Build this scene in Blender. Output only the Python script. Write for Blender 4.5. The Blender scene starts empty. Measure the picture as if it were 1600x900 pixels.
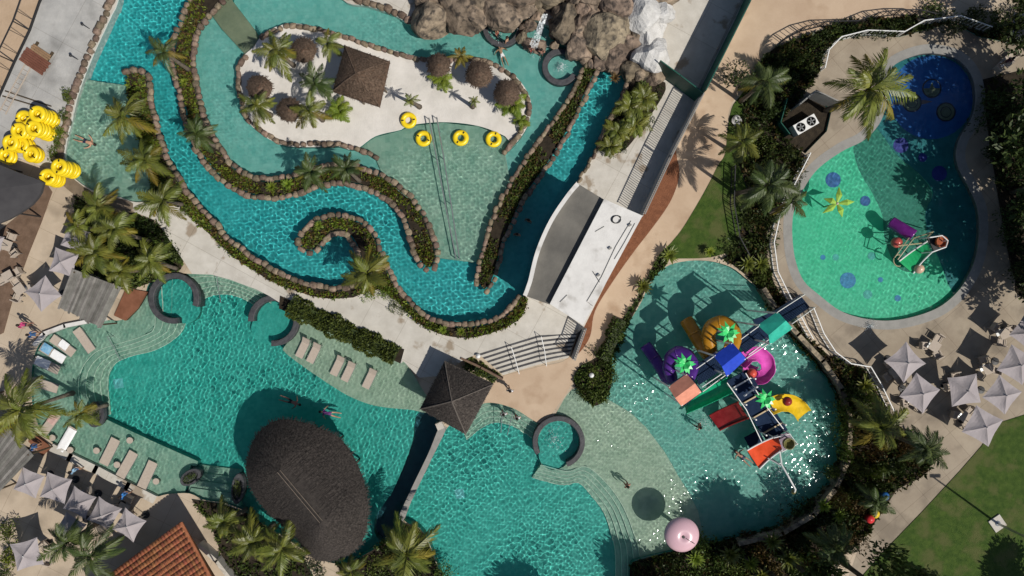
import bpy, bmesh, math, random
import numpy as np
from mathutils import Vector, Matrix, Quaternion
from mathutils.geometry import delaunay_2d_cdt

# ------------------------------------------------------------------ camera, sky, sun, exposure
SC = bpy.context.scene
COL = SC.collection
S, H = 20.0, 55.0            # plan units per metre, camera height over the river terrace
UP, LO = 0.0, -0.9           # level of the river terrace and of the lower decks
cd = bpy.data.cameras.new('camera'); cam = bpy.data.objects.new('camera', cd); COL.objects.link(cam)
cam.location = (0, 0, H); cd.sensor_width = 36; cd.lens = 36 / (2 * 40 / H); cd.clip_end = 2000; cd.clip_start = 0.5
SC.camera = cam
SUN_XY = (-0.81, 0.586); SUN_RUN = 0.80      # shadows run this way, this many metres per metre of height
sun_dir = Vector((SUN_XY[0] * SUN_RUN, SUN_XY[1] * SUN_RUN, -1)).normalized()
sun_el = math.asin(-sun_dir.z)
world = bpy.data.worlds.new('World'); SC.world = world; world.use_nodes = True
wn = world.node_tree.nodes
sky = wn.new('ShaderNodeTexSky'); sky.sky_type = 'NISHITA'; sky.sun_disc = False
sky.sun_elevation = sun_el; sky.sun_rotation = math.atan2(-sun_dir.x, -sun_dir.y)
world.node_tree.links.new(sky.outputs[0], wn['Background'].inputs[0]); wn['Background'].inputs[1].default_value = 0.06
sl = bpy.data.lights.new('sun', 'SUN'); sl.energy = 4.2; sl.angle = math.radians(0.5); sl.color = (1.0, 0.95, 0.87)
sun = bpy.data.objects.new('sun', sl); COL.objects.link(sun); sun.rotation_euler = sun_dir.to_track_quat('-Z', 'Y').to_euler()
sl.cycles.is_caustics_light = True           # sunlight is focused by the waves on to the pool floors
SC.view_settings.view_transform = 'Standard'; SC.view_settings.look = 'None'; SC.view_settings.gamma = 1
SC.view_settings.exposure = 0.0
SC.cycles.use_denoising = True; SC.cycles.max_bounces = 8; SC.cycles.transparent_max_bounces = 8
SC.cycles.sample_clamp_indirect = 6

R = random.Random(11)
NR = np.random.default_rng(5)

# ------------------------------------------------------------------ materials
def mat(name, c1, c2=None, scale=2.0, rough=0.8, bump=0.0, bscale=None, detail=6, spec=0.3, c3=None, thr=0.6, s3=0.3,
        objvar=0.0, metal=0.0, coat=0.0, stretch=None, trans=0.0, c3soft=0.08, joint=0.0, jrot=0.0):
    m = bpy.data.materials.new(name); m.use_nodes = True
    nt = m.node_tree; N = nt.nodes; L = nt.links
    b = N['Principled BSDF']
    b.inputs['Roughness'].default_value = rough; b.inputs['Metallic'].default_value = metal
    b.inputs['Specular IOR Level'].default_value = spec; b.inputs['Coat Weight'].default_value = coat
    geo = N.new('ShaderNodeNewGeometry'); vec = geo.outputs['Position']
    if stretch:
        tc = N.new('ShaderNodeTexCoord'); mp = N.new('ShaderNodeMapping'); mp.inputs['Scale'].default_value = stretch
        L.new(tc.outputs['Object'], mp.inputs[0]); vec = mp.outputs[0]
    col = None
    if c2 is not None:
        n = N.new('ShaderNodeTexNoise'); n.inputs['Scale'].default_value = scale; n.inputs['Detail'].default_value = detail
        n.inputs['Roughness'].default_value = 0.62
        L.new(vec, n.inputs['Vector'])
        r = N.new('ShaderNodeValToRGB'); r.color_ramp.elements[0].position = 0.32; r.color_ramp.elements[1].position = 0.68
        r.color_ramp.elements[0].color = (*c1, 1); r.color_ramp.elements[1].color = (*c2, 1)
        L.new(n.outputs['Fac'], r.inputs[0]); col = r.outputs[0]
        if c3 is not None:
            n3 = N.new('ShaderNodeTexNoise'); n3.inputs['Scale'].default_value = s3; n3.inputs['Detail'].default_value = 7
            L.new(vec, n3.inputs['Vector'])
            r3 = N.new('ShaderNodeValToRGB'); r3.color_ramp.elements[0].position = thr - c3soft; r3.color_ramp.elements[1].position = thr + c3soft
            L.new(n3.outputs['Fac'], r3.inputs[0])
            mx = N.new('ShaderNodeMixRGB'); L.new(r3.outputs[0], mx.inputs[0]); L.new(col, mx.inputs[1]); mx.inputs[2].default_value = (*c3, 1)
            col = mx.outputs[0]
    if joint:
        mp = N.new('ShaderNodeMapping'); mp.inputs['Rotation'].default_value = (0, 0, jrot); L.new(vec, mp.inputs[0])
        bk = N.new('ShaderNodeTexBrick'); bk.offset = 0.0; bk.inputs['Scale'].default_value = 1.0; bk.inputs['Brick Width'].default_value = joint; bk.inputs['Row Height'].default_value = joint
        bk.inputs['Mortar Size'].default_value = 0.018; bk.inputs['Mortar Smooth'].default_value = .4; bk.inputs['Color1'].default_value = (1, 1, 1, 1); bk.inputs['Color2'].default_value = (.93, .93, .92, 1); bk.inputs['Mortar'].default_value = (.66, .64, .61, 1)
        L.new(mp.outputs[0], bk.inputs['Vector']); mj = N.new('ShaderNodeMixRGB'); mj.blend_type = 'MULTIPLY'; mj.inputs[0].default_value = 1; L.new(col, mj.inputs[1]); L.new(bk.outputs['Color'], mj.inputs[2]); col = mj.outputs[0]
    if objvar:
        oi = N.new('ShaderNodeObjectInfo'); hs = N.new('ShaderNodeHueSaturation')
        mr = N.new('ShaderNodeMapRange'); mr.inputs[3].default_value = 1 - objvar; mr.inputs[4].default_value = 1 + objvar
        L.new(oi.outputs['Random'], mr.inputs[0]); L.new(mr.outputs[0], hs.inputs['Value'])
        mr2 = N.new('ShaderNodeMapRange'); mr2.inputs[3].default_value = 0.5 - objvar * .06; mr2.inputs[4].default_value = 0.5 + objvar * .06
        ml = N.new('ShaderNodeMath'); ml.operation = 'FRACT'; mm = N.new('ShaderNodeMath'); mm.operation = 'MULTIPLY'; mm.inputs[1].default_value = 7.31
        L.new(oi.outputs['Random'], mm.inputs[0]); L.new(mm.outputs[0], ml.inputs[0]); L.new(ml.outputs[0], mr2.inputs[0]); L.new(mr2.outputs[0], hs.inputs['Hue'])
        if col is None: hs.inputs['Color'].default_value = (*c1, 1)
        else: L.new(col, hs.inputs['Color'])
        col = hs.outputs[0]
    if col is not None: L.new(col, b.inputs['Base Color'])
    else: b.inputs['Base Color'].default_value = (*c1, 1)
    if bump:
        nb = N.new('ShaderNodeTexNoise'); nb.inputs['Scale'].default_value = bscale or scale * 3; nb.inputs['Detail'].default_value = 5
        L.new(vec, nb.inputs['Vector'])
        bp = N.new('ShaderNodeBump'); bp.inputs['Strength'].default_value = bump; bp.inputs['Distance'].default_value = 0.1
        L.new(nb.outputs['Fac'], bp.inputs['Height']); L.new(bp.outputs[0], b.inputs['Normal'])
    if trans:
        tr = N.new('ShaderNodeBsdfTranslucent'); ms = N.new('ShaderNodeMixShader'); ms.inputs[0].default_value = trans
        if col is not None: L.new(col, tr.inputs[0])
        else: tr.inputs[0].default_value = (*c1, 1)
        L.new(b.outputs[0], ms.inputs[1]); L.new(tr.outputs[0], ms.inputs[2]); L.new(ms.outputs[0], N['Material Output'].inputs[0])
    return m

def tile_mat(name, c1, c2, grid=0.25, rough=0.5, scale=1.2, big=None):
    """small glazed pool tiles: cell to cell tone differences and thin grout"""
    m = bpy.data.materials.new(name); m.use_nodes = True
    nt = m.node_tree; N = nt.nodes; L = nt.links; b = N['Principled BSDF']; b.inputs['Roughness'].default_value = rough
    b.inputs['Specular IOR Level'].default_value = 0.2
    geo = N.new('ShaderNodeNewGeometry')
    n = N.new('ShaderNodeTexNoise'); n.inputs['Scale'].default_value = scale; n.inputs['Detail'].default_value = 5; L.new(geo.outputs['Position'], n.inputs['Vector'])
    v = N.new('ShaderNodeTexVoronoi'); v.inputs['Scale'].default_value = 1 / grid; v.inputs['Randomness'].default_value = 0.25; L.new(geo.outputs['Position'], v.inputs['Vector'])
    sp = N.new('ShaderNodeSeparateColor'); L.new(v.outputs['Color'], sp.inputs[0])
    ad = N.new('ShaderNodeMath'); ad.operation = 'MULTIPLY_ADD'; L.new(sp.outputs[0], ad.inputs[0]); ad.inputs[1].default_value = 0.28; L.new(n.outputs['Fac'], ad.inputs[2])
    r = N.new('ShaderNodeValToRGB'); r.color_ramp.elements[0].position = 0.38; r.color_ramp.elements[1].position = 0.92
    r.color_ramp.elements[0].color = (*c1, 1); r.color_ramp.elements[1].color = (*c2, 1)
    L.new(ad.outputs[0], r.inputs[0]); L.new(r.outputs[0], b.inputs['Base Color'])
    return m

def water_mat(name, tint, rough):
    m = bpy.data.materials.new(name); m.use_nodes = True; nt = m.node_tree
    nt.nodes.remove(nt.nodes['Principled BSDF']); g = nt.nodes.new('ShaderNodeBsdfGlass')
    g.inputs['IOR'].default_value = 1.33; g.inputs['Roughness'].default_value = rough; g.inputs['Color'].default_value = (*tint, 1)
    nt.links.new(g.outputs[0], nt.nodes['Material Output'].inputs[0]); return m

M = {}
M['ground'] = mat('ground', (.16, .12, .07), (.24, .19, .12), .3, .95)
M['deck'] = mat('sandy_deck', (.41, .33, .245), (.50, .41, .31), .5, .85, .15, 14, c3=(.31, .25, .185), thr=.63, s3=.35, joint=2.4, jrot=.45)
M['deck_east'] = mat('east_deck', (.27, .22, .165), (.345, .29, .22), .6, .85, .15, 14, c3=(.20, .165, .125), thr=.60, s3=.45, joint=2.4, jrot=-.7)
M['path'] = mat('pink_path', (.42, .305, .21), (.50, .38, .27), .45, .9, .15, 16, c3=(.36, .25, .165), thr=.62, s3=.5)
M['terrace'] = mat('terrace_concrete', (.45, .42, .37), (.56, .53, .475), .9, .85, .15, 12, c3=(.30, .245, .185), thr=.63, s3=.55, c3soft=.03, joint=3.0, jrot=.5)
M['slab'] = mat('grey_slab', (.33, .325, .315), (.45, .44, .42), .7, .85, .2, 9, c3=(.24, .235, .225), thr=.60, s3=.4, joint=4, jrot=.5)
M['sandlot'] = mat('sand_lot', (.36, .255, .165), (.46, .34, .235), .35, .95, .3, 6)
M['sand'] = mat('white_sand', (.54, .51, .465), (.66, .625, .575), .6, .95, .25, 9, c3=(.47, .45, .41), thr=.62, s3=.4)
M['soil'] = mat('soil', (.016, .012, .008), (.036, .027, .017), 2.5, 1, .6, 7)
M['mulch'] = mat('red_mulch', (.14, .055, .028), (.22, .09, .045), 3, 1, .7, 12)
M['lawn'] = mat('lawn', (.034, .072, .010), (.074, .122, .020), 2.2, 1, 1.0, 30, c3=(.10, .115, .035), thr=.56, s3=.8, detail=12)
M['wetsand'] = mat('wet_sand', (.13, .10, .07), (.20, .155, .11), 1.5, .7, .2, 8)
M['membrane'] = mat('grey_roof_membrane', (.105, .10, .09), (.17, .16, .14), .5, .9, .2, 9)
M['wood'] = mat('wood_deck', (.10, .062, .04), (.17, .11, .075), 1.5, .8, .3, 8)
M['rim'] = mat('grey_rim', (.22, .215, .20), (.29, .28, .26), 1.5, .8, .1, 10)
M['deep'] = tile_mat('deep_teal_tiles', (.026, .32, .275), (.065, .43, .37))
M['river'] = tile_mat('river_blue_tiles', (.022, .33, .345), (.055, .45, .46))
M['channel'] = tile_mat('pale_turquoise_tiles', (.135, .41, .365), (.22, .50, .445), .3)
M['sage'] = tile_mat('sage_tiles', (.185, .325, .255), (.33, .455, .365), .35, scale=.8)
M['sagepale'] = tile_mat('pale_sage_tiles', (.275, .36, .275), (.40, .475, .375), .35)
M['khaki'] = mat('khaki_weir', (.17, .20, .13), (.25, .27, .18), 1.2, .8, .1)
M['play'] = tile_mat('play_pool_tiles', (.10, .33, .28), (.19, .43, .365), .35)
M['emerald'] = tile_mat('emerald_tiles', (.05, .48, .29), (.10, .58, .37), .3)
M['jade'] = tile_mat('shaded_jade_tiles', (.025, .20, .145), (.045, .26, .19), .3)  # jade floor pattern, with the tree shade over it painted into the tone
M['aqua'] = tile_mat('shaded_blue_green_tiles', (.014, .16, .18), (.03, .22, .235), .3)  # blue-green floor pattern, its colour darkened for the shade lying there
M['cobalt'] = tile_mat('cobalt_tiles', (.010, .10, .34), (.022, .14, .43), .3)
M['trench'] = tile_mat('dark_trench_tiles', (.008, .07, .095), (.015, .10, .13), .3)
M['wall'] = tile_mat('pool_wall_tiles', (.02, .16, .14), (.05, .21, .18), .3)
M['stone'] = mat('coping_stone', (.115, .084, .058), (.27, .205, .15), 4.5, .9, .6, 14, objvar=.4)
M['rock'] = mat('rockwork', (.105, .082, .06), (.30, .235, .17), 1.3, .95, 1.0, 4, c3=(.055, .046, .038), thr=.57, s3=2.2, objvar=.28)
M['whiterock'] = mat('unpainted_rockwork', (.46, .45, .43), (.60, .59, .57), 2, .9, .8, 6)
M['ring'] = mat('dark_stone_wall', (.035, .035, .04), (.075, .075, .08), 3, .6, .3, 15)
M['white'] = mat('white_plaster', (.58, .565, .54), (.68, .665, .635), 1.1, .8, .15, 8, c3=(.42, .40, .37), thr=.67, s3=.9)
M['whitepaint'] = mat('white_paint', (.72, .72, .70), rough=.4)
M['steel'] = mat('steel', (.42, .43, .43), rough=.35, metal=.8)
M['palestraw'] = mat('pale_straw', (.14, .115, .09), (.22, .18, .14), 5, 1)
M['darksteel'] = mat('dark_metal', (.025, .025, .027), rough=.5)
M['thatch'] = mat('brown_thatch', (.065, .038, .024), (.125, .075, .05), 3, 1, .6, 14, objvar=.12)
M['darkthatch'] = mat('dark_thatch', (.026, .022, .020), (.052, .044, .039), 3, 1, .6, 14)
M['greythatch'] = mat('grey_thatch', (.062, .052, .045), (.11, .094, .082), 3, 1, .6, 14)
M['straw'] = mat('straw', (.03, .020, .014), (.16, .11, .078), 7, 1, objvar=.0)
M['darkstraw'] = mat('dark_straw', (.014, .012, .011), (.075, .063, .056), 7, 1)
M['shingle'] = mat('weathered_boards', (.125, .118, .105), (.22, .21, .19), 1.4, .95, .5, 12, objvar=.35)
M['darkroof'] = mat('dark_canvas_roof', (.042, .04, .043), (.06, .058, .06), .8, .9, .1)
M['canvas'] = mat('mauve_canvas', (.31, .278, .283), (.36, .325, .33), .7, .9, .12, 5, objvar=.06)
M['terracotta'] = mat('terracotta', (.38, .125, .055), (.52, .20, .10), 4, .9, .3, objvar=.2)
M['yellow'] = mat('yellow_vinyl', (.80, .58, .012), rough=.35, spec=.5)
M['black'] = mat('black_rubber', (.012, .012, .012), rough=.5)
M['tan'] = mat('tan_mesh_fabric', (.38, .32, .265), (.44, .375, .31), 6, .9)
M['towelwhite'] = mat('white_towel', (.76, .76, .76), (.82, .82, .82), 5, 1, .3, 20)
M['towelblue'] = mat('blue_towel', (.10, .30, .50), (.30, .50, .64), 2.5, 1, .3, 20)
M['trunk'] = mat('palm_bark', (.10, .08, .06), (.19, .155, .12), 4, 1, .6, 14)
M['frond'] = mat('palm_leaf', (.082, .105, .012), (.175, .185, .028), 1.1, .45, objvar=.30, trans=.22, spec=.5)
M['frondy'] = mat('yellowing_palm_leaf', (.13, .12, .014), (.22, .165, .022), 1.1, .5, objvar=.2, trans=.2)
M['frondd'] = mat('dark_palm_leaf', (.032, .056, .011), (.075, .105, .02), 1.1, .5, objvar=.2, trans=.15, spec=.5)
M['leaf'] = mat('shrub_leaf', (.042, .074, .013), (.12, .155, .028), 4, .55, objvar=.25, trans=.15, spec=.4)
M['leafb'] = mat('bright_leaf', (.10, .155, .012), (.20, .25, .03), 4, .55, objvar=.2, trans=.25)
M['leafd'] = mat('dark_leaf', (.02, .036, .009), (.055, .078, .018), 4, .55, objvar=.25, trans=.1)
M['leafr'] = mat('bronze_leaf', (.05, .035, .012), (.13, .085, .025), 4, .6, objvar=.25, trans=.1)
M['stem'] = mat('stem', (.07, .05, .03), rough=1)
M['skin'] = mat('skin', (.36, .20, .135), objvar=.3, rough=.6)
M['hair'] = mat('hair', (.02, .013, .01), rough=.6)
M['greenpanel'] = mat('green_fence_sheet', (.008, .07, .05), (.014, .095, .068), 1.5, .5)

def paint(name, c, rough=.3, var=True):
    if name not in M:
        M[name] = mat(name, tuple(x * .72 for x in c), tuple(min(1, x * 1.05 + .012) for x in c), 1.6, rough, spec=.45, bump=.06, bscale=3, detail=9)
    return M[name]

# ------------------------------------------------------------------ plan helpers
def P(px, py, z=0.0):
    """plan point drawn at height z -> place in metres"""
    k = (1 - z / H) / S
    return Vector(((px - 800) * k, (450 - py) * k, z))

def smooth(pts, closed=True, step=7.0):
    n = len(pts); out = []
    rng = range(n if closed else n - 1)
    for i in rng:
        g = lambda j: np.array(pts[(j) % n] if closed else pts[min(max(j, 0), n - 1)], float)
        p0, p1, p2, p3 = g(i - 1), g(i), g(i + 1), g(i + 2)
        k = max(1, int(np.linalg.norm(p2 - p1) / step))
        for t in np.arange(k) / k:
            out.append(tuple(.5 * (2 * p1 + (p2 - p0) * t + (2 * p0 - 5 * p1 + 4 * p2 - p3) * t * t + (3 * p1 - p0 - 3 * p2 + p3) * t ** 3)))
    if not closed: out.append(tuple(map(float, pts[-1])))
    return out

def resample(pts, step):
    a = np.array(pts, float); d = np.r_[0, np.cumsum(np.linalg.norm(np.diff(a, axis=0), axis=1))]
    k = max(2, int(round(d[-1] / step)) + 1); t = np.linspace(0, d[-1], k)
    return np.stack([np.interp(t, d, a[:, 0]), np.interp(t, d, a[:, 1])], 1)

def offset(poly, r):
    a = np.array(poly, float); t = np.roll(a, -1, 0) - np.roll(a, 1, 0); t /= np.linalg.norm(t, axis=1, keepdims=True) + 1e-9
    n = np.stack([t[:, 1], -t[:, 0]], 1)
    ar = np.sum(a[:, 0] * np.roll(a[:, 1], -1) - np.roll(a[:, 0], -1) * a[:, 1])
    return [tuple(p) for p in a + n * (r if ar > 0 else -r)]

def inside(poly, X, Y):
    a = np.asarray(poly, float); x0, y0 = a[:, 0], a[:, 1]; x1, y1 = np.roll(x0, -1), np.roll(y0, -1)
    r = np.zeros(np.shape(X), bool)
    for i in range(len(a)):
        if y0[i] == y1[i]: continue
        c = ((y0[i] > Y) != (y1[i] > Y)) & (X < (x1[i] - x0[i]) * (Y - y0[i]) / (y1[i] - y0[i]) + x0[i])
        r ^= c
    return r

# ------------------------------------------------------------------ mesh builder
class MB:
    def __init__(s): s.v = []; s.f = []; s.m = []
    def add(s, vs, fs, mi=0):
        o = len(s.v); s.v += [tuple(v) for v in vs]; s.f += [tuple(i + o for i in f) for f in fs]; s.m += [mi] * len(fs); return s
    def box(s, c, d, rz=0.0, mi=0, top=1.0, mtx=None):
        vs = []
        for z in (-1, 1):
            k = top if z > 0 else 1
            for x, y in ((-1, -1), (1, -1), (1, 1), (-1, 1)):
                p = Vector((x * d[0] / 2 * k, y * d[1] / 2 * k, z * d[2] / 2))
                if mtx is not None: p = mtx @ p
                elif rz: p = Matrix.Rotation(rz, 3, 'Z') @ p
                vs.append(p + Vector(c))
        return s.add(vs, [(0, 3, 2, 1), (4, 5, 6, 7), (0, 1, 5, 4), (1, 2, 6, 5), (2, 3, 7, 6), (3, 0, 4, 7)], mi)
    def beam(s, a, b, w, h, mi=0):
        a = Vector(a); b = Vector(b); d = b - a; q = d.to_track_quat('X', 'Z').to_matrix()
        return s.box((a + b) / 2, (d.length, w, h), mi=mi, mtx=q)
    def tube(s, pts, r, n=8, mi=0, caps=True, arc=(0, 2 * math.pi), thick=0):
        pts = [Vector(p) for p in pts]; rings = []; full = abs(arc[1] - arc[0]) > 6.28
        rr = r if isinstance(r, (list, tuple)) else [r] * len(pts)
        up = Vector((0, 0, 1))
        for i, p in enumerate(pts):
            t = (pts[min(i + 1, len(pts) - 1)] - pts[max(i - 1, 0)]).normalized()
            a = t.cross(up)
            if a.length < 1e-3: a = Vector((1, 0, 0))
            a.normalize(); b = a.cross(t).normalized()
            ks = n if full else n + 1
            rings.append([p + (a * math.cos(arc[0] + (arc[1] - arc[0]) * k / n) + b * math.sin(arc[0] + (arc[1] - arc[0]) * k / n)) * rr[i] for k in range(ks)])
        ks = len(rings[0]); vs = [v for g in rings for v in g]; fs = []
        for i in range(len(rings) - 1):
            for k in range(ks if full else ks - 1):
                fs.append((i * ks + k, i * ks + (k + 1) % ks, (i + 1) * ks + (k + 1) % ks, (i + 1) * ks + k))
        if caps and full: fs += [tuple(range(ks - 1, -1, -1)), tuple((len(rings) - 1) * ks + k for k in range(ks))]
        return s.add(vs, fs, mi)
    def lathe(s, prof, n=16, c=(0, 0, 0), mi=0, sx=1, sy=1):
        vs = []; fs = []
        for r, z in prof:
            for k in range(n):
                a = 2 * math.pi * k / n; vs.append((c[0] + r * sx * math.cos(a), c[1] + r * sy * math.sin(a), c[2] + z))
        for i in range(len(prof) - 1):
            for k in range(n): fs.append((i * n + k, i * n + (k + 1) % n, (i + 1) * n + (k + 1) % n, (i + 1) * n + k))
        if prof[0][0] > 1e-6: fs.append(tuple(range(n - 1, -1, -1)))
        if prof[-1][0] > 1e-6: fs.append(tuple((len(prof) - 1) * n + k for k in range(n)))
        return s.add(vs, fs, mi)
    def prism(s, poly, z0, z1, mi=0):
        n = len(poly); a = sum(poly[i][0] * poly[(i + 1) % n][1] - poly[(i + 1) % n][0] * poly[i][1] for i in range(n))
        if a < 0: poly = poly[::-1]
        vs = [(p[0], p[1], z0) for p in poly] + [(p[0], p[1], z1) for p in poly]
        return s.add(vs, [tuple(range(n - 1, -1, -1)), tuple(range(n, 2 * n))] + [(i, (i + 1) % n, n + (i + 1) % n, n + i) for i in range(n)], mi)
    def mesh(s, name, mats, sm=False):
        me = bpy.data.meshes.new(name); me.from_pydata(s.v, [], s.f)
        for m in (mats if isinstance(mats, (list, tuple)) else [mats]): me.materials.append(M[m] if isinstance(m, str) else m)
        if len(set(s.m)) > 1: me.polygons.foreach_set('material_index', s.m)
        if sm: me.polygons.foreach_set('use_smooth', [True] * len(s.f))
        me.update(); return me
    def build(s, name, mats, parent=None, sm=False, loc=None, rz=0):
        return link(name, s.mesh(name, mats, sm), parent, loc, rz)

def link(name, me, parent=None, loc=None, rz=0):
    o = bpy.data.objects.new(name, me); COL.objects.link(o); o.parent = parent
    if loc is not None: o.location = loc
    if rz: o.rotation_euler = (0, 0, rz)
    return o
def tag(o, label=None, cat=None, group=None, kind=None):
    if label: o['label'] = label
    if cat: o['category'] = cat
    if group: o['group'] = group
    if kind: o['kind'] = kind
    return o
def thing(name, loc, label, cat, group=None, rz=0):
    return tag(link(name, None, None, loc, rz), label, cat, group)
def copy_tree(o, parent=None, loc=None, rz=None, label=None, group=None, scale=None):
    c = o.copy(); COL.objects.link(c); c.parent = parent
    if loc is not None: c.location = loc
    if rz is not None: c.rotation_euler = (0, 0, rz)
    if scale is not None: c.scale = (scale,) * 3
    if label: c['label'] = label
    if group: c['group'] = group
    for ch in o.children: copy_tree(ch, c)
    return c
def receiver(o):
    o.cycles.is_caustics_receiver = True; return o

# ------------------------------------------------------------------ plan outlines
S_W = [(307,-8),(291,35),(277,67),(277,107),(285,139),(291,165),(299,197),(308,222),(320,244),(347,276),(374,294),(400,303),(435,306),(469,297),(507,284),(547,283),(587,297),(613,313),(635,340),(645,370),(652,395),(660,411),(669,417)]
S_E = [(352,-8),(333,14),(320,29),(304,53),(299,85),(301,120),(309,160),(317,187),(336,225),(355,255),(381,276),(408,284),(435,284),(470,277),(507,266),(547,263),(573,271),(600,281),(621,297),(640,313),(656,335),(669,364),(676,385),(679,404),(674,415)]
MID_L = [(918,104),(905,130),(890,158),(868,192),(838,232),(806,280),(785,318),(770,352),(757,398),(750,425),(748,442)]
MID_R = [(932,104),(920,130),(905,163),(875,222),(842,272),(815,310),(797,348),(783,380),(773,420),(766,442),(757,452)]
WEST = [(201,118),(213,114),(229,124),(231,145),(233,165),(241,196),(251,230),(262,256),(276,280),(290,303),(308,324),(330,347),(350,372),(376,394),(410,416),(450,437),(483,449),(520,455),(552,451),(570,440)]
WEST_IN = [(199,138),(203,160),(208,185),(216,212),(226,240),(234,270),(240,300),(242,318),(262,316),(285,325),(305,345),(330,368),(352,390),(392,419),(432,443),(500,465),(552,465)]
CURL_OUT = [(570,440),(571,422),(566,402),(560,385),(549,367),(535,359),(520,360),(506,371),(493,387),(479,390),(471,381),(480,362),(497,348),(520,341),(550,345),(574,359),(588,384),(594,404),(603,424),(615,447),(630,467),(645,482),(661,495),(681,505),(704,511),(735,512),(760,508),(787,497),(803,483),(813,466)]
SOUTH_IN = [(552,465),(590,452),(618,468),(640,492),(665,512),(700,525),(740,527),(780,516),(808,501),(820,485),(822,464)]
ISLAND = [(382,86),(372,100),(370,125),(373,150),(381,181),(400,203),(427,221),(453,229),(493,230),(528,229),(555,234),(587,213),(627,203),(640,196),(693,191),(747,197),(789,213),(803,226),(824,198),(830,171),(827,150),(811,125),(789,107),(760,94),(739,91),(707,89),(667,91),(635,84),(608,77),(573,67),(547,57),(515,48),(485,40),(453,37),(427,44),(408,56),(398,72)]
RIVER = [(200,-80),(184,0),(173,25),(160,53),(145,86),(131,120),(120,153),(112,187),(105,215),(101,240),(105,262),(118,280),(150,300),(187,308),(213,316),(245,310),(262,300),(285,325),(310,345),(345,382),(385,408),(430,432),(480,452),(520,458),(555,457),(600,450),(628,478),(655,500),(700,517),(735,519),(770,512),(800,495),(818,472),(828,440),(842,390),(862,342),(888,300),(905,278),(928,238),(945,215),(958,188),(972,160),(988,118),(930,96),(905,90),(880,66),(850,36),(780,16),(752,24),(720,37),(680,42),(640,37),(613,22),(573,9),(533,-3),(490,-80)]
CHANNEL = [(370,-80),(350,-8),(333,14),(312,40),(296,70),(294,110),(300,150),(308,180),(325,225),(345,260),(370,283),(408,294),(450,294),(507,275),(547,272),(573,282),(596,290),(597,273),(592,256),(587,247),(555,232),(500,190),(600,140),(780,230),(790,240),(795,272),(806,290),(845,245),(872,210),(900,160),(925,100),(905,90),(880,66),(850,36),(780,16),(752,24),(720,37),(680,42),(640,37),(613,22),(573,9),(533,-3),(490,-80)]
BEACH = [(552,234),(587,213),(627,203),(640,196),(693,191),(747,197),(789,213),(806,225),(790,240),(795,272),(806,290),(790,325),(772,370),(760,410),(736,409),(717,407),(679,402),(660,385),(640,340),(612,303),(590,284),(597,273),(587,249),(572,240)]
WESTBEACH = [(60,116),(128,121),(149,125),(180,129),(206,134),(222,190),(236,250),(250,330),(150,340),(60,300)]
WEIR = [(352,-80),(345,0),(328,20),(345,44),(382,84),(398,78),(402,52),(385,30),(362,0),(372,-80)]
TERR_UP = [(-500,-400),(1200,-400),(1168,-4),(1090,152),(998,340),(912,512),(901,521),(840,524),(747,553),(726,561),(690,587),(655,590),(628,562),(570,538),(520,516),(470,494),(445,478),(420,462),(400,452),(360,437),(330,429),(300,428),(285,405),(245,345),(160,312),(118,290),(72,262),(-500,60)]
SLAB = [(66,-60),(200,-60),(175,0),(150,50),(122,115),(104,175),(96,215),(88,245),(40,245),(-60,250)]
SANDLOT = [(-500,-400),(90,-400),(66,0),(0,150),(-60,290),(-500,290)]
PATIO = [(903,287),(889,303),(861,345),(840,393),(828,440),(821,461),(857,473),(905,505),(985,330),(945,311)]
P1 = [(300,428),(330,429),(360,437),(400,452),(420,462),(445,478),(470,494),(520,516),(570,538),(612,558),(632,566),(655,600),(690,668),(664,730),(634,798),(622,830),(590,855),(520,880),(430,830),(385,800),(350,786),(318,781),(296,771),(262,772),(240,775),(200,756),(150,731),(110,712),(86,695),(64,672),(52,640),(49,600),(52,562),(62,537),(78,520),(105,510),(140,503),(165,500),(190,500),(205,485),(225,462),(235,440),(262,427)]
SH_W = [(30,470),(240,430),(240,507),(221,525),(187,536),(149,549),(128,571),(120,595),(122,625),(138,644),(171,660),(235,690),(307,722),(290,800),(30,780)]
AR_A = [(230,430),(240,507),(221,525),(187,536),(149,549),(128,571),(120,595),(122,625),(138,644)]
AR_B = [(300,430),(282,508),(264,531),(235,548),(200,557),(175,567),(163,583),(160,605),(164,650)]
SH_E = [(446,474),(462,510),(440,547),(446,553),(461,565),(507,597),(547,621),(587,635),(640,641),(672,642),(672,590),(630,545),(445,465)]
DIV = [(688,664),(698,667),(673,720),(642,785),(630,815),(622,811),(642,765),(669,709)]
P2 = [(699,668),(727,655),(757,630),(800,637),(843,661),(865,650),(885,618),(900,606),(915,625),(930,634),(946,624),(955,600),(957,560),(965,530),(985,500),(1003,470),(1016,441),(1040,417),(1072,408),(1109,408),(1141,417),(1163,433),(1187,455),(1205,485),(1237,530),(1275,570),(1305,612),(1317,660),(1315,710),(1295,755),(1262,795),(1215,822),(1150,838),(1100,850),(1010,870),(985,883),(982,915),(960,926),(720,926),(696,915),(690,900),(662,832),(628,806),(660,745)]
SAGE2 = [(838,655),(880,600),(930,600),(946,622),(985,645),(1010,668),(1040,708),(1061,745),(1075,767),(1092,800),(1105,860),(1010,900),(1000,870),(990,830),(972,787),(946,752),(916,728),(888,735),(850,720)]
PLAY = [(946,622),(985,645),(1010,668),(1040,708),(1061,745),(1075,767),(1092,800),(1105,860),(1400,860),(1400,380),(930,380),(940,600)]
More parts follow.
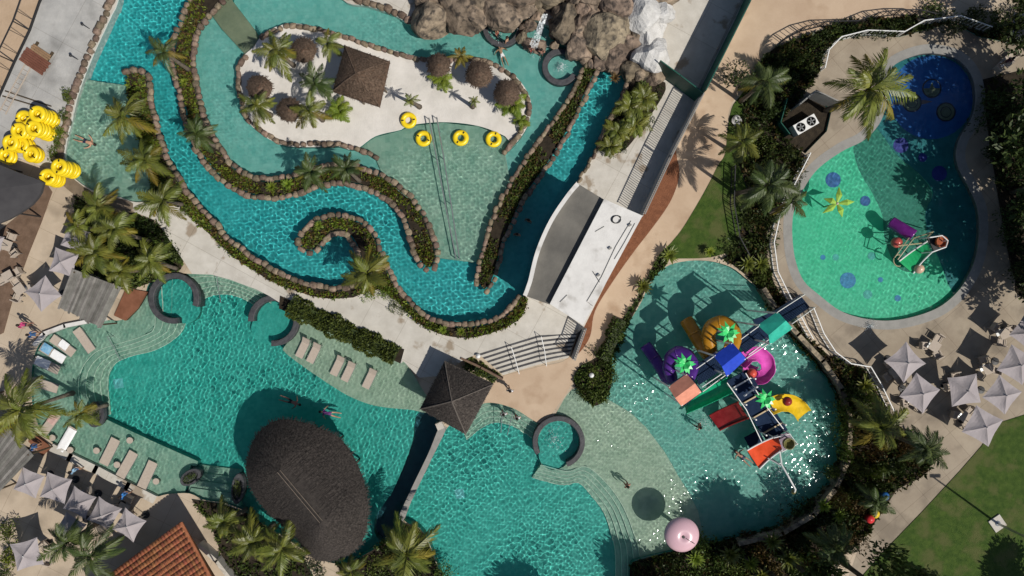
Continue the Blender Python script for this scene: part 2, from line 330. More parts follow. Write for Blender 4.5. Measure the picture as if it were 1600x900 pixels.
KP = [(1395,104),(1420,90),(1453,83),(1493,91),(1517,115),(1525,149),(1520,181),(1501,213),(1494,240),(1499,265),(1515,295),(1528,327),(1530,367),(1525,401),(1514,429),(1496,456),(1467,480),(1427,495),(1387,501),(1347,497),(1312,485),(1280,461),(1256,439),(1243,407),(1238,369),(1240,332),(1253,300),(1277,265),(1315,237),(1347,221),(1367,203),(1380,181),(1387,149),(1388,124)]
AQUA = [(1360,60),(1540,60),(1545,400),(1500,460),(1470,400),(1448,340),(1462,300),(1440,270),(1410,245),(1385,215),(1370,200)]
JADE = [(1338,222),(1345,262),(1366,300),(1382,335),(1388,380),(1410,420),(1440,420),(1455,380),(1450,335),(1460,300),(1438,268),(1405,240),(1382,208),(1365,195)]
LAWN_M = [(1133,240),(1138,195),(1150,158),(1185,150),(1195,395),(1152,392),(1110,402),(1067,404),(1029,402),(1048,380),(1067,356),(1093,313),(1109,284),(1122,258)]
BED_N = [(1195,85),(1240,62),(1330,32),(1425,26),(1440,40),(1480,35),(1535,52),(1600,20),(1700,-60),(1700,10),(1590,70),(1530,58),(1488,36),(1405,58),(1320,55),(1292,75),(1280,112),(1235,172),(1215,205),(1226,215),(1252,238),(1262,250),(1240,280),(1218,330),(1198,362),(1198,400),(1208,440),(1235,488),(1260,528),(1296,556),(1350,578),(1385,640),(1402,664),(1470,705),(1440,745),(1400,765),(1378,800),(1342,850),(1292,885),(1285,1000),(960,1000),(985,878),(1100,846),(1150,834),(1215,818),(1292,752),(1314,690),(1302,612),(1272,570),(1235,528),(1200,485),(1185,452),(1163,428),(1141,411),(1128,404),(1152,390),(1168,300),(1150,245),(1158,190),(1168,130)]
BED_E = [(1552,120),(1540,165),(1548,235),(1558,300),(1572,380),(1585,430),(1620,470),(1900,470),(1900,100)]
LAWN_SE = [(1320,1000),(1345,902),(1380,862),(1440,800),(1500,735),(1533,697),(1556,662),(1600,648),(2000,640),(2000,1300),(1320,1300)]
MULCH = [(1048,238),(1058,250),(1061,275),(1052,305),(1038,330),(1013,364),(992,391),(960,436),(930,485),(922,525),(906,550),(892,559),(911,508),(996,348)]
PATH = [(1168,-4),(1180,-80),(1560,-80),(1500,-4),(1430,24),(1330,32),(1240,60),(1205,80),(1168,130),(1140,170),(1133,240),(1110,282),(1093,313),(1067,356),(1030,402),(1015,435),(1000,466),(978,500),(958,535),(945,570),(912,580),(893,600),(880,622),(843,661),(800,638),(757,630),(770,600),(785,588),(840,573),(887,560),(912,512),(998,340),(1090,152)]
BED_W = [(125,300),(165,318),(205,330),(245,352),(282,390),(283,420),(262,432),(240,440),(200,450),(150,430),(112,415),(115,350)]
BED_P = [(968,540),(1000,470),(1018,438),(1042,412),(1030,402),(1012,432),(998,462),(972,500),(955,535),(930,560),(903,575),(897,600),(912,622),(930,634),(948,622),(956,600)]
BED_S = [(300,780),(345,786),(385,800),(430,830),(470,862),(490,900),(560,1000),(700,1000),(690,905),(664,832),(640,815),(590,850),(520,872),(575,960),(380,960),(330,820)]
WOOD_W = [(0,360),(48,322),(70,282),(82,300),(66,345),(44,400),(24,455),(6,520),(-80,560),(-80,330)]
WOOD_D = [(196,452),(226,456),(238,464),(214,484),(195,500),(180,497)]
BED_PIT = [(1200,210),(1236,172),(1262,148),(1300,170),(1292,205),(1258,240),(1226,216)]

def steps(A, B, n):
    """outlines between two curves A and B, for n treads"""
    a = np.array(A, float); b = np.array(B, float)
    return [a + (b - a) * (k / n) for k in range(n + 1)]

REG = []   # name, outline, map level, height or function, material, wall material, clip outline, kind
def reg(name, poly, lvl, z, m, wall=None, clip=None, sm=True):
    q = smooth(poly) if sm else [tuple(map(float, p)) for p in poly]
    REG.append([name, [tuple(P(x, y, lvl)[:2]) for x, y in q], z, m, wall, None if clip is None else [tuple(P(x, y, lvl)[:2]) for x, y in smooth(clip)], lvl])

reg('ground', [(-14000, -12000), (15600, -12000), (15600, 12900), (-14000, 12900)], LO, LO - .02, 'ground', sm=False)
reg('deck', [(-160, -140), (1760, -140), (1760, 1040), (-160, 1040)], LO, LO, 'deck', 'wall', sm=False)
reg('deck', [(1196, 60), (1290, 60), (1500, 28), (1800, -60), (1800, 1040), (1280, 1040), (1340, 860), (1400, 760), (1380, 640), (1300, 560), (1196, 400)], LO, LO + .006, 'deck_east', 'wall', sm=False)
reg('path', PATH, LO, LO + .02, 'path', 'wall')
reg('lawn', LAWN_M, LO, LO + .05, 'lawn')
reg('lawn', LAWN_SE, LO, LO + .05, 'lawn', sm=False)
reg('planting_bed', BED_N, LO, LO + .08, 'soil', 'wall', sm=False)
reg('planting_bed', BED_E, LO, LO + .08, 'soil')
reg('planting_bed', BED_W, LO, LO + .08, 'soil')
reg('planting_bed', BED_P, LO, LO + .08, 'soil', 'wall')
reg('planting_bed', BED_S, LO, LO + .08, 'soil', 'wall', sm=False)
reg('service_pit_floor', BED_PIT, LO, LO - .25, 'soil', sm=False)
reg('mulch_bed', MULCH, LO, LO + .06, 'mulch')
reg('wood_deck_floor', WOOD_W, LO, LO + .05, 'wood', sm=False)
# first pool
reg('pool_floor', P1, LO, LO - 1.25, 'deep', 'wall')
for k, arc in enumerate(steps(AR_A, AR_B, 4)[::-1]):
    if k == 4: break
    reg('pool_step', smooth([tuple(p) for p in arc], False) + [(20, 700), (20, 420)], LO, LO - 1.02 + .18 * k, 'sage', None, P1, sm=False)
reg('pool_shelf_floor', SH_W, LO, LO - .32, 'sage', 'wall', P1, sm=False)
AR_C = [(296, 420), (330, 424), (360, 432), (400, 448), (430, 462)]; AR_D = [(286, 486), (318, 464), (352, 460), (384, 472), (408, 492)]
for k, arc in enumerate(steps(AR_C, AR_D, 5)[::-1]):
    if k == 5: break
    reg('pool_step', smooth([tuple(p) for p in arc], False) + [(440, 400), (280, 400)], LO, LO - 1.05 + .17 * k, 'sage', None, P1, sm=False)
for k in range(4):
    reg('pool_step', [(296, 728 + 12 * k), (372, 738 + 12 * k), (372, 810), (280, 800)], LO, LO - 1.0 + .2 * k, 'sage', None, P1, sm=False)
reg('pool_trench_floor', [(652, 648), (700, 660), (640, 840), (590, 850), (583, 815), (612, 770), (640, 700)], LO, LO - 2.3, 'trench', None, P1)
reg('pool_shelf_floor', SH_E, LO, LO - .3, 'sagepale', 'wall', P1)
# second pool, beach and play pool
reg('pool_floor', P2, LO, LO - 1.2, 'deep', 'wall')
reg('play_pool_floor', PLAY, LO, LO - .46, 'play', 'wall', P2, sm=False)
reg('pool_beach_floor', SAGE2, LO, LO - .32, 'sagepale', 'wall', P2, sm=False)
AR_E = [(846, 728), (888, 738), (916, 730), (946, 754), (972, 789), (990, 832), (1000, 872), (1004, 990)]
AR_F = [(832, 750), (880, 762), (905, 758), (925, 778), (946, 806), (958, 842), (964, 880), (962, 990)]
for k, arc in enumerate(steps(AR_E, AR_F, 4)[::-1]):
    if k == 4: continue
    reg('pool_step', smooth([tuple(p) for p in arc], False) + [(1020, 990), (1020, 700), (860, 700)], LO, LO - 1.0 + .18 * k, 'sage', None, P2, sm=False)
REG.append([*REG[-1][:0], *['pool_beach_floor', [tuple(P(x, y, LO)[:2]) for x, y in SAGE2], LO - .32, 'sagepale', 'wall', [tuple(P(x, y, LO)[:2]) for x, y in smooth(P2)], LO]])
AR_G = [(715, 655), (757, 626), (800, 633), (850, 660)]; AR_H = [(728, 690), (765, 664), (800, 668), (838, 692)]
for k, arc in enumerate(steps(AR_G, AR_H, 4)[::-1]):
    if k == 4: break
    reg('pool_step', smooth([tuple(p) for p in arc], False) + [(860, 610), (700, 610)], LO, LO - 1.0 + .2 * k, 'sage', None, P2, sm=False)
for cx_, cy_, rr_ in ((285, 482, 24), (271, 466, 30), (413, 514, 24), (427, 501, 30), (866, 712, 24), (873, 691, 32)):
    reg('spa_floor', [(cx_ + rr_ * math.cos(a), cy_ + rr_ * math.sin(a)) for a in np.linspace(0, 6.283, 36)[:-1]], LO, LO - .62, 'deep', 'wall', P1 if cx_ < 600 else P2, sm=False)
reg('pool_divider_wall', DIV, LO, LO - .04, 'rim', 'rim')
# kids pool
KPS = smooth(KP)
reg('kids_pool_rim', offset(KPS, 14), LO, LO + .012, 'rim', sm=False)
reg('kids_pool_floor', KP, LO, LO - .5, 'emerald', 'rim')
reg('kids_pool_floor', AQUA, LO, LO - .52, 'aqua', None, KP)
reg('kids_pool_floor', JADE, LO, LO - .54, 'jade', None, KP)
reg('kids_pool_floor', [(1460 + 66 * math.cos(a), 150 + 66 * math.sin(a)) for a in np.linspace(0, 2 * math.pi, 40)[:-1]], LO, LO - .56, 'cobalt', None, KP, sm=False)
# river terrace
reg('terrace', TERR_UP, UP, UP, 'terrace', 'white', sm=False)
reg('planting_bed', [(438, 462), (632, 546), (626, 568), (436, 482)], UP, UP + .05, 'soil', 'white', sm=False)
reg('concrete_slab_floor', SLAB, UP, UP + .015, 'slab', sm=False)
reg('sand_lot_ground', SANDLOT, UP, UP - .1, 'sandlot', sm=False)
reg('wet_sand_shore', [(95,258),(118,282),(150,302),(187,310),(208,318),(200,332),(160,330),(122,308),(95,285)], UP, UP - .02, 'wetsand')
reg('river_floor', RIVER, UP, UP - 1.15, 'river', 'wall')
reg('river_beach_floor', WESTBEACH, UP, lambda x, y: UP - .24 - .36 * max(0, min(1, (300 - y) / 180)), 'sage', None, RIVER, sm=False)
reg('river_channel_floor', CHANNEL, UP, UP - .62, 'channel', 'wall', RIVER, sm=False)
reg('river_beach_floor', BEACH, UP, lambda x, y: UP - .20 - .42 * max(0, min(1, (y - 195) / 210)), 'sage', 'wall', RIVER, sm=False)
reg('river_weir', WEIR, UP, UP - .19, 'khaki', 'wall', sm=False)
reg('island_sand', ISLAND, UP, UP + .04, 'sand', 'wall')
reg('river_planter_bed', S_W + S_E[::-1], UP, UP + .10, 'soil', 'stone')
reg('river_planter_bed', MID_L + MID_R[::-1], UP, UP + .10, 'soil', 'stone')
reg('river_planter_bed', WEST + CURL_OUT[1:] + SOUTH_IN[::-1] + WEST_IN[::-1], UP, UP + .10, 'soil', 'stone')
reg('river_planter_bed', [(940, 222), (958, 188), (975, 158), (990, 120), (1030, 125), (1040, 140), (1010, 190), (975, 235), (945, 238)], UP, UP + .10, 'soil', 'stone')

def build_plan():
    vs = []; es = []
    for r in REG:
        for poly in (r[1],):
            o = len(vs); vs += [Vector(p) for p in poly]; es += [(o + i, o + (i + 1) % len(poly)) for i in range(len(poly))]
    V, E_, F, *_ = delaunay_2d_cdt(vs, es, [], 0, 1e-4)
    V = np.array([tuple(v) for v in V]); T = np.array([f for f in F if len(f) == 3])
    C = V[T].mean(1); own = np.full(len(T), -1)
    for i, r in enumerate(REG):
        k = inside(r[1], C[:, 0], C[:, 1])
        if r[5] is not None: k &= inside(r[5], C[:, 0], C[:, 1])
        own[k] = i
    def zat(i, v):
        z = REG[i][2]
        if callable(z):
            k = (1 - REG[i][6] / H) / S
            return z(V[v][0] / k + 800, 450 - V[v][1] / k)
        return z
    em = {}
    for t, f in enumerate(T):
        for a in range(3): em.setdefault(tuple(sorted((f[a], f[(a + 1) % 3]))), []).append((t, f[a], f[(a + 1) % 3]))
    out = []
    for i, r in enumerate(REG):
        tr = T[own == i]
        if not len(tr): out.append(None); continue
        mb = MB(); ids = {}
        def vid(v):
            if v not in ids: ids[v] = len(mb.v); mb.v.append((V[v][0], V[v][1], zat(i, v)))
            return ids[v]
        for f in tr: mb.f.append(tuple(vid(x) for x in f)); mb.m.append(0)
        for e, l in em.items():
            if len(l) != 2: continue
            for (t, a, b), (t2, _, _) in ((l[0], l[1]), (l[1], l[0])):
                j = own[t2]
                if own[t] != i or j == i or j < 0: continue
                za, zb, ya, yb = zat(i, a), zat(i, b), zat(j, a), zat(j, b)
                if za + zb > ya + yb + .004:
                    mb.add([(V[a][0], V[a][1], za), (V[b][0], V[b][1], zb), (V[b][0], V[b][1], min(zb, yb) - .03), (V[a][0], V[a][1], min(za, ya) - .03)], [(0, 3, 2, 1)], 1 if r[4] else 0)
        o = mb.build(r[0], [r[3]] + ([r[4]] if r[4] else []))
        tag(o, kind='structure'); receiver(o); out.append(o)
    return out
PLAN = build_plan()
def plan(name, k=0): return [o for o, r in zip(PLAN, REG) if r[0] == name][k]

# ------------------------------------------------------------------ water sheets
def water(name, poly, lvl, z, amp, res, lam, rough, tint, seed, calm=None, n=34):
    q = np.array([tuple(P(x, y, lvl)[:2]) for x, y in offset(smooth(poly), 5)])
    x0, y0 = np.maximum(q.min(0), (-46, -29)); x1, y1 = np.minimum(q.max(0), (46, 29))
    xs = np.arange(x0, x1 + res, res); ys = np.arange(y0, y1 + res, res); X, Y = np.meshgrid(xs, ys)
    g = np.random.default_rng(seed); Z = np.zeros_like(X)
    for i in range(n):
        l = lam[0] * (lam[1] / lam[0]) ** g.random(); a = g.uniform(0, 6.283); k = 6.283 / l
        Z += l * np.sin(k * (X * math.cos(a) + Y * math.sin(a)) + g.uniform(0, 6.283))
    Z2 = np.zeros_like(X)
    for i in range(14):
        l = g.uniform(.8, 2.2); a = g.uniform(0, 6.283); k = 6.283 / l
        Z2 += l * np.sin(k * (X * math.cos(a) + Y * math.sin(a)) + g.uniform(0, 6.283))
    env = np.ones_like(X)
    for (ax, ay, l) in ((.21, .13, 0.), (-.11, .27, 2.), (.35, -.2, 4.)): env += .24 * np.sin(X * ax * 2 + Y * ay * 2 + l)
    if calm is not None: env *= calm(X, Y)
    Z = amp * (Z * env + Z2 * .55 * (1.6 - .8 * env))
    keep = inside(q, (X[:-1, :-1] + X[1:, 1:]) / 2, (Y[:-1, :-1] + Y[1:, 1:]) / 2)
    idx = np.arange(X.size).reshape(X.shape); F = np.stack([idx[:-1, :-1], idx[:-1, 1:], idx[1:, 1:], idx[1:, :-1]], -1)[keep]
    u, inv = np.unique(F, return_inverse=True); F = inv.reshape(-1, 4)
    co = np.stack([X.ravel()[u], Y.ravel()[u], Z.ravel()[u] + z], 1)
    me = bpy.data.meshes.new(name); me.vertices.add(len(co)); me.vertices.foreach_set('co', co.ravel().astype('f'))
    me.loops.add(F.size); me.loops.foreach_set('vertex_index', F.ravel().astype('i')); me.polygons.add(len(F))
    me.polygons.foreach_set('loop_start', np.arange(0, F.size, 4).astype('i')); me.update(calc_edges=True)
    me.polygons.foreach_set('use_smooth', np.ones(len(F), bool)); me.materials.append(water_mat(name, tint, rough))
    o = link(name, me); tag(o, kind='structure'); o.cycles.is_caustics_caster = True
    return o
def zone(poly, lvl, lo, hi, blur=0.0):
    q = np.array([tuple(P(x, y, lvl)[:2]) for x, y in poly])
    return lambda X, Y: np.where(inside(q, X, Y), lo, hi)
water('river_water', RIVER, UP, UP - .12, .0030, .058, (.24, .72), .04, (.95, 1, .995), 1, lambda X, Y: zone(CHANNEL, UP, .38, 1.0)(X, Y) * zone(BEACH, UP, 1.9, 1.0)(X, Y) * zone(WESTBEACH, UP, 1.7, 1.0)(X, Y))
water('first_pool_water', P1, LO, LO - .08, .0025, .058, (.22, .7), .04, (.94, 1, .985), 2, lambda X, Y: zone(SH_E, LO, 1.8, 1.0)(X, Y) * zone(SH_W, LO, 1.6, 1.0)(X, Y))
water('second_pool_water', P2, LO, LO - .08, .0028, .056, (.20, .65), .085, (.95, 1, .99), 3, lambda X, Y: zone(PLAY, LO, 1.6, 1.0)(X, Y) * zone(SAGE2, LO, 1.7, 1.0)(X, Y))
water('kids_pool_water', KP, LO, LO - .08, .0027, .06, (.22, .7), .06, (.96, 1, .99), 4)

# pale nosing lines on the pool steps
def nosing(A, B, n, zs, clip, par):
    q = smooth(clip)
    for k, arc in enumerate(steps(A, B, n)):
        pts = resample(smooth([tuple(p) for p in arc], False), 5); ok = inside(q, pts[:, 0], pts[:, 1]); run = []
        for p, o_ in list(zip(pts, ok)) + [(None, False)]:
            if o_: run.append(P(p[0], p[1], LO))
            elif len(run) > 3:
                z = zs[k]; receiver(MB().tube([(v.x, v.y, z + .012) for v in run], .034, 4).build('step_nosing', 'sagepale', par)); run = []
            else: run = []
M['nosing'] = mat('pale_nosing', (.60, .68, .58), rough=.6)
M_save = M['sagepale']; M['sagepale'] = M['nosing']
nosing(AR_A, AR_B, 4, [LO - .32, LO - .48, LO - .66, LO - .84, LO - 1.02], P1, plan('pool_step', 0))
nosing(AR_C[:], AR_D, 5, [LO - .2, LO - .37, LO - .54, LO - .71, LO - .88, LO - 1.05], P1, plan('pool_step', 4))
nosing(AR_E, AR_F, 4, [LO - .32, LO - .46, LO - .64, LO - .82, LO - 1.0], P2, plan('pool_step', 14))
nosing(AR_G, AR_H, 4, [LO - .2, LO - .4, LO - .6, LO - .8, LO - 1.0], P2, plan('pool_step', 17))
M['sagepale'] = M_save

# ------------------------------------------------------------------ coping stones
def stone_mesh(seed, name='stone', mt='stone', amp=.16):
    r = random.Random(seed); bm = bmesh.new(); bmesh.ops.create_cube(bm, size=1); bmesh.ops.subdivide_edges(bm, edges=bm.edges[:], cuts=1, use_grid_fill=True)
    for v in bm.verts:
        c = v.co; s = c.normalized() * .62; v.co = c.lerp(s, .62) + Vector((r.uniform(-1, 1), r.uniform(-1, 1), r.uniform(-1, 1))) * amp * .4
    me = bpy.data.meshes.new(name); bm.to_mesh(me); bm.free(); me.materials.append(M[mt])
    me.polygons.foreach_set('use_smooth', [True] * len(me.polygons)); return me
STONES = [stone_mesh(i) for i in range(7)]
def stone_row(parent, pts, lvl, z, step=10.5, w=.46, hgt=.42, inset=0, closed=False):
    q = resample(smooth(pts, closed), step)
    for i in range(len(q)):
        a = q[max(i - 1, 0)]; b = q[min(i + 1, len(q) - 1)]; d = b - a; d = d / (np.linalg.norm(d) + 1e-9); n = np.array([d[1], -d[0]])
        c = q[i] + n * inset + n * R.uniform(-1.6, 1.6); p = P(c[0], c[1], lvl)
        o = link('stone', STONES[R.randrange(7)], parent, (p.x, p.y, z + R.uniform(-.03, .05)), math.atan2(-d[1], d[0]) + R.uniform(-.2, .2))
        k = R.uniform(.86, 1.18); o.scale = (step / S * 1.0 * R.uniform(.7, 1.25), w * k * .86, hgt * R.uniform(.7, 1.3)); o.rotation_euler.x = R.uniform(-.2, .2)
b0, b1, b2, b3 = [plan('river_planter_bed', k) for k in range(4)]
stone_row(b0, S_W, UP, .12, inset=-5); stone_row(b0, S_E, UP, .12, inset=5)
stone_row(b1, MID_L, UP, .12, inset=-4, w=.40); stone_row(b1, MID_R, UP, .12, inset=4, w=.40)
stone_row(b2, WEST, UP, .12, inset=5); stone_row(b2, CURL_OUT, UP, .12, inset=5, w=.44)
stone_row(b3, [(938, 226), (955, 190), (972, 160), (986, 128)], UP, .12, inset=4)
stone_row(plan('terrace'), [(178, -8), (167, 23), (154, 52), (140, 85), (126, 120), (115, 155), (107, 187), (100, 215), (96, 243)], UP, .1, w=.5)
stone_row(plan('terrace'), [(905, 281), (920, 255), (935, 229)], UP, .06, w=.3, step=9)
stone_row(plan('terrace'), [(528, -12), (571, 4), (611, 17), (640, 31), (662, 37)], UP, .12, w=.55, step=12)
isl = plan('island_sand')
stone_row(isl, [(384, 90), (374, 102), (373, 125), (376, 150), (384, 180), (402, 200), (428, 217), (454, 225), (493, 226), (528, 226), (555, 232), (576, 239), (588, 246)], UP, .06, inset=0, w=.42)
stone_row(isl, [(410, 58), (428, 48), (453, 41), (485, 44), (515, 52), (547, 61), (573, 71), (608, 81), (635, 88), (667, 95), (707, 93), (739, 95), (760, 98), (787, 111), (808, 128), (823, 152), (826, 171), (820, 197), (804, 220), (788, 238)], UP, .06, inset=0, w=.42)

# ------------------------------------------------------------------ palms
def frond_mesh(name, seed, mt, rise=.35, droop=.75, leaf=.33, n=27, lw=.012):
    r = random.Random(seed); mb = MB(); pts = []; tw = r.uniform(-.12, .12)
    for i in range(9):
        t = i / 8; x = t * (1 - .12 * t); z = rise * t * 1.6 - droop * t * t; pts.append(Vector((x, tw * t * t, z)))
    mb.tube(pts, [.017 * (1 - .8 * i / 8) + .003 for i in range(9)], 3, caps=False)
    for i in range(n):
        t = .13 + .87 * (i + .5) / n; f = t * 8; k = min(7, int(f)); p = pts[k].lerp(pts[k + 1], f - k); d = (pts[k + 1] - pts[k]).normalized()
        side = d.cross(Vector((0, 0, 1))).normalized()
        L = leaf * (math.sin(math.pi * min(1, .16 + t * .86)) ** .6) * r.uniform(.8, 1.12)
        for s in (-1, 1):
            a = math.radians(58 - 30 * t + r.uniform(-7, 7)); dr = -.38 - .35 * r.random()
            ld = (d * math.cos(a) + side * s * math.sin(a) + Vector((0, 0, dr))).normalized()
            w = ld.cross(Vector((0, 0, 1))).normalized() * lw * r.uniform(.8, 1.2)
            m = p + ld * L * .5 + Vector((0, 0, .02)); e = p + ld * L + Vector((0, 0, -.09 * L / leaf))
            mb.add([p - w * .5, p + w * .5, m + w, m - w, e], [(0, 1, 2, 3), (3, 2, 4)])
    return mb.mesh(name, mt)
FR = {k: [frond_mesh('frond', 10 * j + i, k, rise=(.15, .32, .5)[i], droop=(.75, .65, .6)[i]) for i in range(3)] for j, k in enumerate(('frond', 'frondy', 'frondd'))}
FINE = [frond_mesh('frond', 90 + i, 'leafb', rise=.7, droop=.85, leaf=.28, n=22, lw=.014) for i in range(3)]
FINE2 = [frond_mesh('frond', 95 + i, 'frond', rise=.6, droop=.85, leaf=.28, n=22, lw=.013) for i in range(3)]
def palm(px, py, rad, h, label, lvl=LO, kind='frond', n=15, yellow=.18, lean=(0, 0), group='palm trees', name='palm_tree', rz=None, upright=0.0):
    c = P(px, py, lvl + h); L = rad / S * (1 - (lvl + h) / H) * 1.12
    bx, by = c.x + lean[0], c.y + lean[1]
    t = thing(name, (bx, by, lvl), label, 'palm', group)
    mb = MB(); pts = []
    for i in range(7):
        k = i / 6; q = k * k * (3 - 2 * k) * .5 + k * .5
        pts.append((-lean[0] * q, -lean[1] * q, h * k))
    mb.tube(pts, [.17 - .06 * i / 6 + (.06 if i == 0 else 0) for i in range(7)], 8)
    mb.build('trunk', 'trunk', t, sm=True)
    a0 = R.uniform(0, 6.28)
    for i in range(n):
        lay = 0 if i < n * .45 else (1 if i < n * .8 else 2)
        kk = 'frondy' if (R.random() < yellow and lay == 0) else kind
        o = link('frond', FR[kk][(lay if R.random() < .75 else R.randrange(3))], t, (-lean[0], -lean[1], h))
        o.rotation_euler = (R.uniform(-.15, .15), -.12 - .42 * lay * R.uniform(.6, 1.1) - upright + R.uniform(-.16, .2), a0 + i * 2.399 + R.uniform(-.32, .32))
        k = L * R.uniform(.66, 1.13) * (1, .95, .75)[lay]; o.scale = (k, k * R.uniform(.9, 1.15), k)
    return t
PALMS = [
 (256, 82, 32, 4.2, 'dark green coconut palm leaning over the river bend below the top edge', UP, 'frondd', 13, .3),
 (195, 184, 44, 3.6, 'coconut palm on the hairpin planter nearest its rounded tip', UP, 'frond', 13, .3),
 (227, 250, 44, 3.8, 'coconut palm midway along the hairpin planter by the western shallows', UP, 'frond', 13, .3),
 (307, 210, 32, 3.2, 'small dark palm in the narrow stone planter east of the blue river', UP, 'frondd', 12, .1),
 (256, 315, 42, 3.4, 'coconut palm at the foot of the hairpin planter above the peeling concrete', UP, 'frond', 13, .2),
 (157, 326, 42, 4.6, 'uppermost palm of the dense clump beside the mauve umbrellas', LO, 'frond', 15, .25),
 (180, 360, 40, 5.2, 'tallest palm in the middle of the clump beside the mauve umbrellas', LO, 'frond', 15, .2),
 (150, 396, 38, 4.2, 'palm of the clump overhanging the weathered board roof', LO, 'frond', 15, .2),
 (236, 407, 44, 4.4, 'palm of the clump nearest the round spa in the first pool', LO, 'frond', 14, .25),
 (188, 425, 34, 3.6, 'palm of the clump beside the brown wood deck of the first pool', LO, 'frond', 13, .35),
 (120, 352, 30, 3.8, 'slim palm leaning over the topmost mauve umbrella by the clump', LO, 'frond', 11, .2),
 (432, 80, 40, 3.0, 'palm on the sand island nearest the khaki weir', UP, 'frond', 13, .15),
 (512, 68, 28, 2.6, 'palm on the sand island just above the square brown hut', UP, 'frond', 12, .1),
 (493, 131, 34, 2.8, 'dark palm in the middle of the sand island left of the square hut', UP, 'frondd', 13, .1),
 (403, 166, 34, 2.6, 'palm at the western shore of the sand island', UP, 'frond', 13, .15),
 (484, 175, 32, 2.8, 'palm on the southern part of the sand island beside a thatched parasol', UP, 'frond', 12, .15),
 (740, 157, 11, 2.8, 'tiny thin palm on the sand island above the yellow tubes', UP, 'frond', 9, 0),
 (641, 157, 15, 2.8, 'small thin palm on the sand right of the square brown hut', UP, 'frond', 9, 0),
 (720, 88, 20, 2.4, 'reddish brown small palm on the northern shore of the sand island', UP, 'frondy', 10, .6),
 (486, 270, 34, 3.4, 'western one of two palms in the planter below the sand island', UP, 'frondd', 13, .25),
 (541, 264, 30, 3.4, 'eastern one of two palms in the planter below the sand island', UP, 'frondd', 12, .25),
 (574, 428, 44, 3.6, 'bushy palm at the root of the curled stone planter', UP, 'frond', 14, .2),
 (35, 640, 62, 5.5, 'big coconut palm at the west end of the first pool shelf', LO, 'frond', 16, .3),
 (126, 646, 30, 2.8, 'low yellow green palm standing in the shallow shelf of the first pool', LO, 'frond', 10, .5),
 (350, 815, 36, 3.4, 'small palm beside the pool steps at the oval thatched hut', LO, 'frond', 13, .05),
 (396, 846, 44, 4.0, 'western one of two palms on the path below the oval hut', LO, 'frond', 15, .05),
 (441, 856, 44, 4.4, 'eastern one of two palms on the path below the oval hut', LO, 'frond', 15, .05),
 (107, 846, 44, 4.2, 'dark palm behind the row of umbrellas, beside the lone lower umbrella', LO, 'frondd', 15, .05),
 (141, 868, 46, 4.6, 'dark palm between the row of umbrellas and the terracotta roof', LO, 'frondd', 15, .1),
 (636, 866, 58, 4.2, 'big palm at the bottom edge between oval hut and second pool', LO, 'frond', 15, .35),
 (548, 892, 30, 3.0, 'small palm at the bottom edge right below the oval hut', LO, 'frond', 12, .2),
 (1195, 128, 42, 5.5, 'dark palm between the pink path and the service pit', LO, 'frondd', 16, .15),
 (1160, 222, 35, 3.6, 'palm on the small lawn beside the white boulder', LO, 'frond', 14, .15),
 (1357, 140, 70, 7.0, 'big feathery palm overhanging the neck of the kids pool', LO, 'frond', 17, .25),
 (1200, 290, 46, 6.2, 'palm at the fence left of the green kids pool', LO, 'frondd', 16, .3),
 (1236, 316, 34, 4.0, 'small dark palm between the fence and the kids pool rim', LO, 'frondd', 13, .1),
 (1376, 668, 50, 4.6, 'yellow green palm in the bed east of the play pool', LO, 'frond', 15, .3),
 (1446, 702, 42, 6.5, 'dark bushy palm overhanging the path by the big lawn', LO, 'frondd', 16, .1),
 (1368, 784, 30, 3.2, 'small palm next to the three coloured bins', LO, 'frondd', 14, .0),
 (1304, 858, 42, 4.0, 'palm in the bed at the bottom end of the lawn path', LO, 'frondd', 15, .05),
]
for q in PALMS:
    px, py, rad, h, lab, lvl, kind, n, yl = q
    palm(px, py, rad, h, lab, lvl, kind, n + 2, yl, (R.uniform(-.5, .5), R.uniform(-.5, .5)))

# ------------------------------------------------------------------ leafy clumps, rosettes, trees
def clump_mesh(name, seed, n, size, mt, shape=(1, 1, 1), shell=.55, blade=.45, up=.5):
    g = np.random.default_rng(seed); mb = MB()
    lobes = [(g.normal(size=3) * .42 * np.array([1, 1, .5]), g.uniform(.45, .75)) for _ in range(7)]
    for i in range(n):
        c, rr = lobes[g.integers(7)]
        d = g.normal(size=3); d /= np.linalg.norm(d); p = (c + d * rr * g.uniform(shell, 1)) * np.array(shape); p[2] = abs(p[2])
        o = d * .7 + g.normal(size=3) * .55; o[2] += up; o /= np.linalg.norm(o); L = size * g.uniform(.6, 1.3)
        s = np.cross(o, g.normal(size=3)); s /= np.linalg.norm(s) + 1e-6; s *= L * blade * .5
        a = p; b = p + o * L * .5; e = p + o * L
        mb.add([a, b + s, e, b - s], [(0, 1, 2), (0, 2, 3)])
    return mb.mesh(name, mt)
CL = {}
for j, k in enumerate(('leaf', 'leafb', 'leafd', 'leafr')):
    CL[k] = [clump_mesh('foliage', 40 + j * 5 + i, 420, .22, k) for i in range(3)]
CL['tree'] = [clump_mesh('crown', 80 + i, 4200, .16, 'leafd', (1, 1, .7), .3) for i in range(2)]
def shrub(px, py, rad, h, label, kind='leaf', lvl=LO, group='shrubs', name='shrub', cat='shrub'):
    c = P(px, py, lvl + h * .7); t = thing(name, (c.x, c.y, lvl), label, cat, group)
    MB().tube([(0, 0, 0), (0.02, 0, h * .5)], [.05, .03], 5).build('stem', 'stem', t)
    o = link('foliage', CL[kind][R.randrange(3)], t, (0, 0, h * .12), R.uniform(0, 6.28)); k = rad / S * .92; o.scale = (k, k * R.uniform(.85, 1.15), h * .82)
    return t
